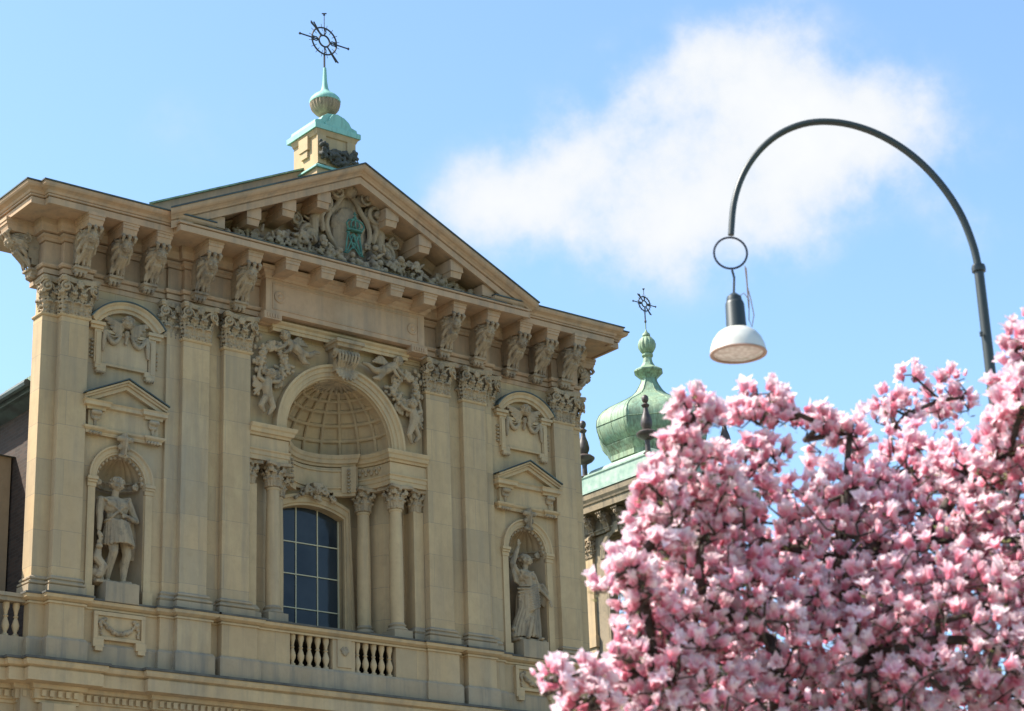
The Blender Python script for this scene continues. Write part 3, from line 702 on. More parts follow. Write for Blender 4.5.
for sg in (-1, 1):
    for x in (1.04, 2.07, 3.08, 4.1):
        o = link('rake_block', rme, None, pedi); o.location = (sg*x, 0, ZA-SL*x-.60)
# tympanum relief
s = SC_(); q = random.Random(11)
# cartouche shield
s.ell((0, -.18, 23.25), (1.0, .24, 1.0)); s.ell((0, -.15, 22.8), (1.7, .2, .5)); s.ell((0, -.2, 24.0), (.6, .22, .55))
s.ell((0, -.38, 23.2), (.50, .24, .85)); s.ell((0, -.42, 23.5), (.55, .17, .35)); s.ell((0, -.44, 22.85), (.42, .2, .45))
rim = []
for t in np.linspace(0, 2*pi, 40)[:-1]:
    rr = 1+.10*cos(4*t); rim.append((.60*rr*sin(t), -.46, 23.38+.88*rr*cos(t)))
s.tube(rim, .075, 6, closed=True)
for sg in (-1, 1):
    spiral(s, (sg*.80, -.42, 23.95), .33, 1.7, .07, 0, flip=sg, depth=.2); spiral(s, (sg*1.15, -.35, 22.95), .30, 1.6, .065, 0, flip=sg, depth=.15)
    spiral(s, (sg*.42, -.50, 24.28), .22, 1.5, .05, 0, flip=sg, depth=.2); spiral(s, (sg*1.5, -.3, 23.35), .18, 1.4, .045, 0, flip=-sg, depth=.1)
    s.chain([(sg*.8, -.4, 23.75), (sg*1.02, -.42, 23.45), (sg*1.0, -.4, 23.1), (sg*1.3, -.38, 22.85)], [.14, .13, .12, .15])
    s.chain([(sg*1.5, -.3, 23.3), (sg*1.3, -.36, 23.05), (sg*1.45, -.34, 22.75), (sg*1.8, -.32, 22.6)], [.06, .09, .1, .12])
    s.chain([(sg*.62, -.45, 23.9), (sg*.85, -.5, 23.55), (sg*.78, -.45, 23.2)], [.06, .08, .06])
    for k in range(5): s.cap((sg*(.9+.1*k), -.4, 23.3-.1*k), (sg*(1.25+.1*k), -.34, 23.5-.14*k), .06, .03)
s.ell((0, -.55, 24.42), (.22, .18, .2)); head(s, (0, -.62, 24.42), .13, seed=9)
for k in range(9): a = pi*k/8; s.cap((.12*cos(a), -.55, 24.46), (.28*cos(a), -.5, 24.52+.13*sin(a)), .045, .03)
s.sculpt('cartouche', 'upper_carved', pedi, .016, 0)
s = SC_()
for sg in (-1, 1):
    for k in range(330):
        t = q.random()**.8; x = .45+t*3.7; top = max(.10, (.72-.13*x)*(.6+.5*abs(sin(x*2.6)))); z = 22.2+.12*(1-t)+q.random()*(top+.08)
        y = -.18-q.random()*.62*(1-.4*t)
        kind = q.random()
        if kind < .45: s.ell((sg*x, y, z), q.uniform(.05, .10))
        elif kind < .8: a = q.uniform(0, 2*pi); s.cap((sg*x, y, z), (sg*x+.15*cos(a), y-.06, z+.12*sin(a)), .055, .03)
        else:
            for j in range(4): a = j*pi/2+q.random(); s.ell((sg*x+.07*cos(a), y-.02, z+.07*sin(a)), (.055, .03, .055))
for k in range(90): s.ell((q.uniform(-.8, .8), -.5-q.random()*.35, 22.15+q.random()*.42), q.uniform(.05, .1))
for k in range(14):
    a = -pi*.9*k/13-.15; s.cap((.95, -.5, 22.55), (.95+.38*cos(a+pi), -.62, 22.42+.25*sin(a+pi)*-1), .05, .03)
s.sculpt('fruit_garland', 'upper_carved', pedi, .016, 0)
# crown and monogram
g = mb(); yv = -.66
cr = (0.04, yv-.02, 23.40)
g.tube([(cr[0]+.21*cos(a), cr[1]+.05*sin(a), cr[2]-.12) for a in np.linspace(0, 2*pi, 17)[:-1]], .035, 6, closed=True)
for k, w in ((-1, .20), (-.5, .11), (0, .0), (.5, .11), (1, .2)):
    sgk = 1 if k > 0 else -1
    g.tube([(cr[0]+k*.2, cr[1]-.02, cr[2]-.12), (cr[0]+k*.27, cr[1]-.04, cr[2]+.02), (cr[0]+k*.2, cr[1]-.04, cr[2]+.12), (cr[0]+k*.05, cr[1]-.03, cr[2]+.17)], .024, 6)
g.lathe([(.001, -.05), (.045, -.03), (.05, 0), (.04, .04), (.001, .05)], (cr[0], cr[1]-.02, cr[2]+.21), 10)
g.tube([(cr[0], cr[1]-.02, cr[2]+.24), (cr[0], cr[1]-.02, cr[2]+.38)], .018, 6); g.tube([(cr[0]-.05, cr[1]-.02, cr[2]+.32), (cr[0]+.05, cr[1]-.02, cr[2]+.32)], .018, 6)
for k in (-.16, -.08, 0, .08, .16): g.lathe([(.001, -.035), (.03, 0), (.001, .035)], (cr[0]+k, cr[1]-.06, cr[2]-.06), 8)
z0, z1 = 22.62, 23.20
def stroke(pts, r=.022): g.tube([(x, yv-.03, z) for x, z in pts], r, 6)
stroke([(-.25, z0), (-.17, z1)]); stroke([(-.17, z1), (0, z0+.15)], .03); stroke([(0, z0+.15), (.17, z1)]); stroke([(.17, z1), (.25, z0)], .03)
stroke([(-.2, z0+.05), (0, z1-.05)], .02); stroke([(0, z1-.05), (.2, z0+.05)], .032); stroke([(-.12, z0+.3), (.12, z0+.3)])
stroke([(-.19, z0), (.06, z1-.28), (.12, z1-.12), (.0, z1-.02)], .018); stroke([(.19, z0), (-.06, z1-.28), (-.12, z1-.12), (0, z1-.02)], .018)
for x in (-.25, -.17, .17, .25): stroke([(x-.055, z0 if abs(x) > .2 else z1), (x+.055, z0 if abs(x) > .2 else z1)], .02)
g.build('crowned_monogram', 'verdigris', pedi, smooth=True)

# --- roof gable behind the pediment
g = mb(); 
rake('gable_parapet', [(1.3, .66), (.8, .66), (.8, -.6), (1.3, -.6)], 'upper', CH, xe=6.1)
rake('gable_coping', [(1.4, .72), (.72, .71), (.72, .665), (1.4, .665)], 'copper', CH, xe=6.2)
g = mb(); g.prism([(-6.8, 22.3), (6.8, 22.3), (0, 25.0)], .9, 2.3); g.taper((-7.85, 7.85, 2.05, 24), 18.25, (-1, 1, 4, 22), 19.6); g.build('nave_roof', 'slate', CH)
g = mb(); g.box(-7.4, 7.4, 2.0, 24, 0, 17.9); g.box(-6.85, 6.85, 1.9, 2.4, 17.8, 22.3); g.box(-6.9, 6.9, .52, 1.95, 20.52, 22.3); g.box(-6.95, -4.2, .86, 2.1, 13.1, 20.6); g.box(4.2, 6.95, .86, 2.1, 13.1, 20.6); g.box(-7.41, -6.9, .70, 2.1, 0, 17.9); g.box(6.9, 7.41, .70, 2.1, 0, 17.9); g.build('nave_wall', 'brick', CH)
# nave eave and transept on the left
g = mb(); g.sweep([(-7.4, 24), (-7.4, .7)], [(0, 17.9), (.30, 18.02), (.42, 18.03), (.45, 18.12), (.50, 18.2), (0, 18.3)]); 
g.build('eave', 'edge', CH)
g = mb(); g.tube([(-7.96, .9, 18.16), (-7.96, 24, 18.16)], .09, 8); g.build('gutter', 'edge', CH)
g = mb(); g.box(-7.7, -7.2, 1.2, 2.6, 18.2, 18.5); pass; g.build('roof_ridge', 'copper_dark', CH)
g = mb(); g.box(-16, -7.45, 2.62, 12, 0, 16.9); g.build('transept', 'ochre', CH)
g = mb(); g.taper((-16.3, -7.4, 2.5, 12.3), 16.9, (-16, -7.45, 7, 8), 17.9); g.build('transept_roof', 'slate', CH)

# --- central bay
g = mb(); R0 = 1.56; zs = 17.9; N = 24
arc_l = [(-R0*cos(a), zs+R0*sin(a)) for a in np.linspace(0, pi/2, N)]; arc_r = [(R0*sin(a), zs+R0*cos(a)) for a in np.linspace(0, pi/2, N)]
g.prism([(-2.62, 17.6), (-R0, 17.6)]+arc_l+[(0, 20.5), (-2.62, 20.5)], .1, .35)
g.prism([(R0, 17.6), (2.62, 17.6), (2.62, 20.5), (0, 20.5)]+arc_r, .1, .35)
g.build('spandrel_wall', 'stone', CH)
mb().arc(0, zs, [(1.56, .1), (1.56, -.03), (1.61, -.03), (1.62, -.06), (1.72, -.06), (1.73, -.09), (1.82, -.09), (1.85, -.14), (1.91, -.14), (1.91, .12)], n=44).build('arch_moulding', 'stone_plain', CH, smooth=True)
# coffered half dome
vs = []; NE, NA = 16, 32; r = 1.61; yc = .08
for j in range(NE+1):
    e = j/NE*pi/2
    for i in range(NA+1):
        a = pi*i/NA; vs.append((-r*cos(a)*cos(e), yc+r*sin(a)*cos(e), zs+r*sin(e)))
dome = mb().add(vs, [(j*(NA+1)+i, j*(NA+1)+i+1, (j+1)*(NA+1)+i+1, (j+1)*(NA+1)+i) for j in range(NE) for i in range(NA)]).build('half_dome', 'stone_plain', CH, smooth=True)
g = mb(); r = 1.58
def sph(a, e, rr): return (-rr*cos(a)*cos(e), yc+rr*sin(a)*cos(e), zs+rr*sin(e))
def strip(pa, w):      # raised rectangular band on the sphere
    pts = [Vector(p) for p in pa]; k = len(pts); C_ = Vector((0, yc, zs)); vs = []
    for i in range(k):
        t = (pts[min(i+1, k-1)]-pts[max(i-1, 0)]).normalized(); nr = (C_-pts[i]).normalized(); bn = t.cross(nr)
        for (u, v) in ((-w, -.02), (-w*.9, .03), (-w*.45, .03), (-w*.4, .045), (w*.4, .045), (w*.45, .03), (w*.9, .03), (w, -.02)): vs.append(tuple(pts[i]+bn*u+nr*v))
    g.add(vs, [(i*8+j, i*8+j+1, (i+1)*8+j+1, (i+1)*8+j) for i in range(k-1) for j in range(7)])
EL = [radians(d) for d in (2, 17, 31.5, 45, 57, 68)]
for e in EL: strip([sph(a, e, r) for a in np.linspace(0, pi, 40)], .045)
for k in range(11): a = pi*k/10; strip([sph(a, e, r) for e in np.linspace(0, EL[-1], 16)], .04)
g.build('coffer_ribs', 'stone_plain', dome)
s = SC_()
for k in range(13):
    a = pi*k/12; s.chain([sph(a, e, 1.56) for e in np.linspace(radians(69), radians(86), 4)], [.055, .05, .04, .025])
s.sculpt('shell', 'stone_carved', dome, .015, 1)

# inner entablature: straight ends, curved back, projecting centre
def apath():
    p = [(-2.62, -.02), (-1.5, -.02)]; Ra, Rb = 1.5, 1.34; a1 = math.acos(1.12/Ra)
    for a in np.linspace(.06, a1, 7): p.append((-Ra*cos(a), Ra*sin(a)))
    a2 = math.acos(1.02/Rb)
    q = [(-Rb*cos(a), Rb*sin(a)) for a in np.linspace(a2, pi-a2, 11)]
    p2 = p+q+[(-x, y) for x, y in reversed(p)]
    return p2
AP = apath()
g = mb().sweep(AP, [(-.5, 17.02), (0, 17.02), (0, 17.13), (.02, 17.14), (.02, 17.23), (.05, 17.26), (.05, 17.29), (0, 17.30), (0, 17.585), (-.03, 17.59), (-.03, 17.605), (.03, 17.61), (.05, 17.66), (.10, 17.68), (.12, 17.76), (.15, 17.79), (.17, 17.86), (.17, 17.88), (-.6, 17.92)])
inner = g.build('niche_entablature', 'stone_plain', CH)
# panel hanging over the window
g = mb(); Rp = 1.27
def bent(x0, x1, z0, z1, r0, r1, n=10):
    a0, a1 = math.acos(max(-1, min(1, x0/r0))), math.acos(max(-1, min(1, x1/r0))); vs = []
    for i in range(n+1):
        a = a0+(a1-a0)*i/n
        for (rr, z) in ((r0, z0), (r1, z0), (r1, z1), (r0, z1)): vs.append((rr*cos(a), rr*sin(a), z))
    fs = [(i*4+j, i*4+(j+1) % 4, (i+1)*4+(j+1) % 4, (i+1)*4+j) for i in range(n) for j in range(4)]+[(0, 1, 2, 3), (n*4+3, n*4+2, n*4+1, n*4)]
    g.add(vs, fs)
bent(-.98, .98, 16.92, 17.56, Rp, Rp+.15); bent(-.72, .72, 17.02, 17.06, Rp-.04, Rp+.1); bent(-.72, .72, 17.46, 17.50, Rp-.04, Rp+.1); bent(-.98, -.72, 16.90, 17.58, Rp-.05, Rp+.1, 4); bent(.72, .98, 16.90, 17.58, Rp-.05, Rp+.1, 4)
bent(-.98, -.55, 16.82, 16.93, Rp-.03, Rp+.12, 4); bent(.55, .98, 16.82, 16.93, Rp-.03, Rp+.12, 4)
g.build('window_panel', 'stone_plain', inner)
s = SC_()
for sg in (-1, 1):
    ang = math.acos(.85/1.2)
    for k in range(7): s.ell((sg*.84, math.sin(ang)*1.2-.01, 17.48-.095*k), (.06, .03, .035))
    for k in range(9):  # scroll frieze on the curved sides
        a = .25+.055*k; s.ell((sg*1.46*cos(a), 1.46*sin(a)-.02, 17.44+.05*(-1)**k), (.04, .04, .05))
s.sculpt('frieze_ornament', 'stone_carved', inner, .012, 1)
# walls of the recess
g = mb(); wp = [(-2.62, .55), (-1.85, .55), (-1.72, .62), (-1.55, 1.0), (-1.45, 1.32), (1.45, 1.32), (1.55, 1.0), (1.72, .62), (1.85, .55), (2.62, .55)]
n = len(wp); vs = [(x, y, z) for x, y in wp for z in (13.03, 17.1)]
g.add(vs, [(2*i, 2*i+2, 2*i+3, 2*i+1) for i in range(n-1) if i != 4])
# window wall with segmental opening
hw, zsw, ztop = .95, 16.30, 16.52
Rw = (hw**2+(ztop-zsw)**2)/(2*(ztop-zsw)); czw = ztop-Rw; aw = math.asin(hw/Rw)
segp = [(Rw*sin(t), czw+Rw*cos(t)) for t in np.linspace(-aw, aw, 14)]
lh = [p for p in segp if p[0] < -1e-6]+[(0, ztop)]; rh = [(0, ztop)]+[p for p in segp if p[0] > 1e-6]
g.prism([(-1.45, 13.03), (-hw, 13.03)]+lh+[(0, 17.1), (-1.45, 17.1)], 1.32, 1.6); g.prism([(hw, 13.03), (1.45, 13.03), (1.45, 17.1), (0, 17.1)]+rh, 1.32, 1.6)
g.slab([(x, y+.05) for x, y in AP]+[(2.62, 1.62), (-2.62, 1.62)], 17.06, 17.2)
g.build('recess_wall', 'stone', CH)
# window
win = mb().prism([(-hw-.02, 13.1), (hw+.02, 13.1)]+[(x*1.02, z+.01) for x, z in reversed(segp)], 1.50, 1.52).build('window', 'glass', CH)
g = mb()
for x in (-.317, .317): g.box(x-.013, x+.013, 1.475, 1.50, 13.1, 16.50)
for z in (13.94, 14.79, 15.6): g.box(-hw, hw, 1.470, 1.50, z-.012, z+.012)
g.box(-hw, -hw+.03, 1.46, 1.5, 13.1, 16.30); g.box(hw-.03, hw, 1.46, 1.5, 13.1, 16.30)
g.build('frame', 'bars', win)
g = mb()
fr = [(0, 1.34), (0, 1.22), (.05, 1.22), (.07, 1.18), (.19, 1.18), (.21, 1.14), (.28, 1.14), (.28, 1.34)]
g.arc(0, czw, [(Rw+r_, y_) for r_, y_ in fr], pi/2-aw, pi/2+aw, 18)
for sg in (-1, 1):
    k = len(fr); vs = [(sg*(hw+r_*(1 if t == 0 else (Rw+r_)/Rw/1.0 if 0 else 1)), y_, z) for t, z in ((0, 13.04), (1, zsw)) for r_, y_ in fr]
    # follow the arc's skewed joint at the spring
    for i_, (r_, y_) in enumerate(fr): vs[k+i_] = (sg*(Rw+r_)*sin(aw), y_, czw+(Rw+r_)*cos(aw))
    g.add(vs, [(j, j+1, k+j+1, k+j) for j in range(k-1)])
g.build('surround', 'stone_plain', win)
s = SC_(); q = random.Random(8)
head(s, (0, 1.02, 16.86), .12, seed=2)
for sg in (-1, 1):
    spiral(s, (sg*.22, 1.05, 16.88), .11, 1.4, .03, 0, flip=sg, depth=.06)
    for k in range(26): t = q.random(); s.ell((sg*(.12+.5*t), 1.08+q.uniform(-.05, .04), 16.86-.22*t*t+q.uniform(-.09, .07)), q.uniform(.03, .055))
for k in range(14): s.ell((q.uniform(-.15, .15), 1.05, 16.68+q.uniform(-.06, .08)), q.uniform(.03, .05))
s.box(-.14, .14, .95, 1.3, 16.95, 17.05); s.sculpt('window_crest', 'stone_carved', win, .014, 1)
# columns
def column_mesh():
    return [(.172, 0), (.172, .02), (.176, .9), (.170, 1.8), (.152, 2.86), (.17, 2.88), (.175, 2.91), (.165, 2.93), (.15, 2.94)]
g = mb().lathe(column_mesh(), (0, 0, 13.5), 28); col0 = g.build('column', 'stone_plain', CH, smooth=True)
g = mb(); g.box(-.27, .27, -.27, .27, 13.05, 13.33); g.lathe([(.25, 0), (.265, .03), (.25, .07), (.21, .08), (.20, .11), (.22, .13), (.225, .15), (.19, .18), (.185, .2)], (0, 0, 13.331), 28)
cb0 = g.build('base', 'grey', col0, smooth=True)
s = SC_(); s.lathe([(.165, 0), (.17, .3), (.2, .46)], (0, 0, 0), 16)
for k in range(8): a = k*pi/4; leaf(s, (.165*sin(a), -.165*cos(a), .01), .22, .15, a, .075)
for k in range(8): a = k*pi/4+pi/8; leaf(s, (.17*sin(a), -.17*cos(a), .03), .36, .14, a, .095)
for k in range(4):
    a = pi/4+k*pi/2; d = Vector((sin(a), -cos(a), 0))
    for t in (-.35, .35): spiral(s, (.27*sin(a), -.27*cos(a), .41), .08, 1.3, .02, a+t*1.3, flip=1 if t > 0 else -1, depth=.04)
    s.ell((.22*sin(a-pi/4), -.22*cos(a-pi/4), .47), .05)
s.slab([(-.30, -.34), (-.34, -.30), (-.24, 0), (-.34, .30), (-.30, .34), (0, .24), (.30, .34), (.34, .30), (.24, 0), (.34, -.30), (.30, -.34), (0, -.24)][::-1], .49, .575)
cc0 = s.sculpt('capital', 'stone_carved', col0, .012, 1, loc=(0, 0, 16.44))
spots = [(-1.80, .20), (1.80, .20), (-1.28, .86), (1.28, .86)]
for i, (x, y) in enumerate(spots):
    c = col0 if i == 0 else copy_obj(col0, CH)
    c.location = (x, y, 0)
    if i: copy_obj(cb0, c); copy_obj(cc0, c)
# responding pilasters beside B and C
for sg in (-1, 1):
    g = mb(); g.box(-.15, .15, 0, .45, 13.5, 16.45)
    rp = g.build('half_pilaster', 'stone_plain', CH, loc=(sg*2.45, .12, 0)); 
    mb().sweep([(-.15, .4), (-.15, 0), (.15, 0), (.15, .4)], [(0, 13.05), (.09, 13.05), (.09, 13.3), (.04, 13.33), (.07, 13.38), (0, 13.5)]).build('base', 'grey', rp)
    cpl = copy_obj(cc0, rp, (0, .14, 16.44)); cpl.scale = (.8, .8, 1)
# keystone of the big arch
s = SC_(); s.box(-.42, .42, -.55, .1, 20.27, 20.36); s.box(-.36, .36, -.48, .1, 20.18, 20.27)
for k in range(7): s.chain([(-.3+.1*k, -.36, 20.12), (-.29+.097*k, -.47, 19.98), (-.27+.09*k, -.42, 19.84), (-.23+.077*k, -.30, 19.72)], [.034, .036, .036, .034])
s.box(-.27, .27, -.27, .1, 19.6, 20.2)
for sg in (-1, 1): spiral(s, (sg*.30, -.28, 20.02), .14, 1.5, .03, sg*pi/2, flip=1, depth=.05)
s.cap((-.32, -.33, 20.08), (.32, -.33, 20.08), .08)
for k in range(9): a = pi*k/8; s.cap((0, -.26, 19.62), (.30*cos(a), -.34, 19.58-.20*sin(a)), .026, .042)
for k in range(5): s.ell((-.2+.1*k, -.28, 19.66), .045)
s.sculpt('arch_keystone', 'stone_carved', CH, .014, 1)

# spandrel reliefs: wreath with two putti
def spandrel():
    s = SC_(); q = random.Random(21); y = .02; W0 = (-1.98, 19.55)
    for k in range(180):
        a = q.uniform(0, 2*pi); rr = .35+q.uniform(-.1, .1); s.ell((W0[0]+rr*cos(a), y-.08+q.uniform(-.06, .03), W0[1]+rr*1.15*sin(a)), (q.uniform(.04, .075), .05, q.uniform(.04, .075)))
    for k in range(20): a = pi*.0+q.uniform(-2.4, -.9); rr = .5; s.ell((W0[0]+rr*cos(a), y-.05, W0[1]+rr*1.2*sin(a)), (.05, .04, .1))
    # upper putto flying to the right
    head(s, (-1.70, y-.20, 20.24), .13, seed=31, face=-.3)
    s.chain([(-1.62, y-.14, 20.13), (-1.42, y-.16, 20.02), (-1.22, y-.15, 19.90)], [.11, .13, .12])
    s.chain([(-1.62, y-.18, 20.10), (-1.75, y-.20, 19.95), (-1.88, y-.18, 19.88)], [.055, .05, .035])
    s.chain([(-1.50, y-.2, 20.05), (-1.60, y-.24, 19.87), (-1.72, y-.2, 19.80)], [.055, .05, .035])
    s.chain([(-1.20, y-.16, 19.90), (-.98, y-.15, 19.88), (-.80, y-.13, 20.00), (-.66, y-.12, 20.02)], [.10, .08, .06, .04])
    s.chain([(-1.22, y-.14, 19.84), (-1.12, y-.14, 19.70), (-.98, y-.12, 19.68)], [.10, .075, .045])
    for k in range(5): s.cap((-1.45, y-.1, 20.13), (-1.22+.06*k, y-.08, 20.36-.055*k), .045, .03)
    # lower putto reaching up
    head(s, (-2.12, y-.2, 19.17), .13, seed=33, face=.2)
    s.chain([(-2.16, y-.14, 19.02), (-2.2, y-.16, 18.82), (-2.16, y-.15, 18.62)], [.11, .13, .12])
    s.chain([(-2.05, y-.16, 19.0), (-1.88, y-.18, 19.02), (-1.76, y-.16, 19.16)], [.055, .05, .035])
    s.chain([(-2.28, y-.16, 18.98), (-2.42, y-.14, 19.05), (-2.38, y-.12, 19.28)], [.055, .05, .035])
    s.chain([(-2.12, y-.15, 18.58), (-2.02, y-.16, 18.36), (-2.12, y-.12, 18.17)], [.10, .075, .045])
    s.chain([(-2.22, y-.14, 18.56), (-2.34, y-.13, 18.36), (-2.24, y-.1, 18.22)], [.095, .07, .045])
    for k in range(5): s.cap((-2.28, y-.1, 18.86), (-2.5, y-.07, 19.02-.1*k), .045, .03)
    for k in range(16): s.ell((-2.42+q.uniform(-.12, .1), y-.05, q.uniform(18.6, 20.2)), (.06, .05, .08))
    for k in range(14): s.ell((q.uniform(-1.9, -1.35), y-.05, 19.62-abs(q.uniform(0, .3))), (.07, .04, .05))
    return s
sp_l = spandrel().sculpt('putti_relief', 'stone_carved', CH, .012, 0)
link('putti_relief', mirror_mesh(sp_l.data), None, CH, True)

# --- rooftop pedestal, urn and cross
Yp = .57
g = mb(); g.box(-.57, .57, Yp-.5, Yp+.62, 24.3, 26.24); g.box(-.63, .63, Yp-.56, Yp+.68, 24.3, 25.15)
for sg in (-1, 1):
    x0, x1 = sorted((sg*.33, sg*.59)); g.box(x0, x1, Yp-.54, Yp-.48, 25.3, 26.18); 
    if sg < 0: g.box(-.66, -.55, Yp-.16, Yp+.26, 25.8, 26.2); g.box(-.63, -.55, Yp-.1, Yp+.2, 25.6, 25.79)
g.sweep([(-.57, Yp+.62), (-.57, Yp-.5), (.57, Yp-.5), (.57, Yp+.62)], [(0, 26.1), (.04, 26.12), (.07, 26.2), (.10, 26.24), (0, 26.25)])
ped = g.build('roof_pedestal', 'stone_plain', CH)
g = mb(); g.box(-.71, .71, Yp-.62, Yp+.76, 26.25, 26.40); vs = []
pts = [(-.74, -.04), (-.70, .10), (-.52, .14), (-.44, .26), (-.28, .36), (0, .40), (.28, .36), (.44, .26), (.52, .14), (.70, .10), (.74, -.04)]
g.prism([(x*.92, 26.43+z) for x, z in pts], Yp-.52, Yp+.62); g.prism([(x*.5, 26.42+z*.96) for x, z in pts], Yp-.59, Yp+.73)
g.build('pedestal_roof', 'copper_turq', ped, bevel=.01)
g = mb().sweep([(-.63, Yp+.68), (-.63, Yp-.56), (.63, Yp-.56), (.63, Yp+.68)], [(0, 25.151), (.07, 25.151), (.07, 25.2), (-.06, 25.3)]); g.build('pedestal_flashing', 'copper_turq', ped)
s = SC_(); q = random.Random(2)
for k in range(190):
    t = q.uniform(-1, 1); s.ell((t*.56, Yp-.62+q.uniform(-.08, .05), 25.52+.18*t*t+q.uniform(-.2, .2)), q.uniform(.03, .06))
s.sculpt('festoon', 'ledgecap', ped, .015, 1)
uz = 26.85
g = mb().lathe([(.17, 0), (.17, .06), (.12, .10), (.13, .15), (.24, .20), (.35, .33), (.39, .47), (.39, .52)], (0, Yp, uz), 48, flute=.09, nf=24); g.build('urn', 'upper_carved', ped, smooth=True)
g = mb().lathe([(.40, .52), (.41, .56), (.38, .64), (.30, .73), (.18, .81), (.11, .89), (.08, 1.0), (.06, 1.18), (.05, 1.38), (.04, 1.56)], (0, Yp, uz), 28, flute=.04, nf=24); g.build('urn_lid', 'copper_turq', ped, smooth=True)
def cross(c, sc, parent):
    g = mb(); x0, y0, z0 = c; q = lambda x, z, yy=0: (x0+x*sc, y0+yy, z0+z*sc)
    g.tube([q(0, -.85), q(0, -.33)], .028*sc**.3, 6); g.tube([q(0, .33), q(0, .68)], .012, 6); g.tube([q(0, -.33), q(0, -.14)], .014, 6); g.tube([q(0, .14), q(0, .33)], .014, 6)
    g.lathe([(.04, -.06), (.045, 0), (.02, .06)], q(0, -.82), 8)
    g.tube([q(.34*cos(a), .34*sin(a)) for a in np.linspace(0, 2*pi, 33)[:-1]], .024, 6, closed=True)
    g.tube([q(.145*cos(a), .145*sin(a)) for a in np.linspace(0, 2*pi, 21)[:-1]], .026, 6, closed=True)
    for sg in (-1, 1):
        g.tube([q(sg*.14, 0), q(sg*.66, 0)], .022, 6); g.lathe([(.001, -.05), (.04, 0), (.001, .05)], q(sg*.67, 0), 8)
        g.tube([q(sg*.14, 0), q(sg*.22, .05), q(sg*.34, .03)], .018, 5); g.tube([q(sg*.14, 0), q(sg*.22, -.05), q(sg*.34, -.03)], .018, 5)
        g.tube([q(-.05*1+sg*.02, .12), q(-.40+sg*.03, .38)], .018, 5) if sg > 0 else None
        g.tube([q(.08+sg*.0, -.12), q(.36+sg*.03, -.46)], .02, 5)
        g.tube([q(-.08, .12), q(-.33+sg*.04, .42)], .02, 5)
        g.tube([q(0, sg*.145), q(.05, sg*.24), q(0, sg*.34)], .018, 5)
    for k in range(16):
        a = 2*pi*k/16+.2; g.tube([q(.25*cos(a), .25*sin(a)), q(.43*cos(a), .43*sin(a))], .008, 4)
    g.lathe([(.001, -.03), (.035, 0), (.001, .04)], q(0, .68), 8); g.tube([q(-.06, .70), q(.06, .74)], .02, 5)
    return g.build('cross', 'iron', parent, smooth=True)
cross((0, Yp+.02, 29.22), 1.15, ped)

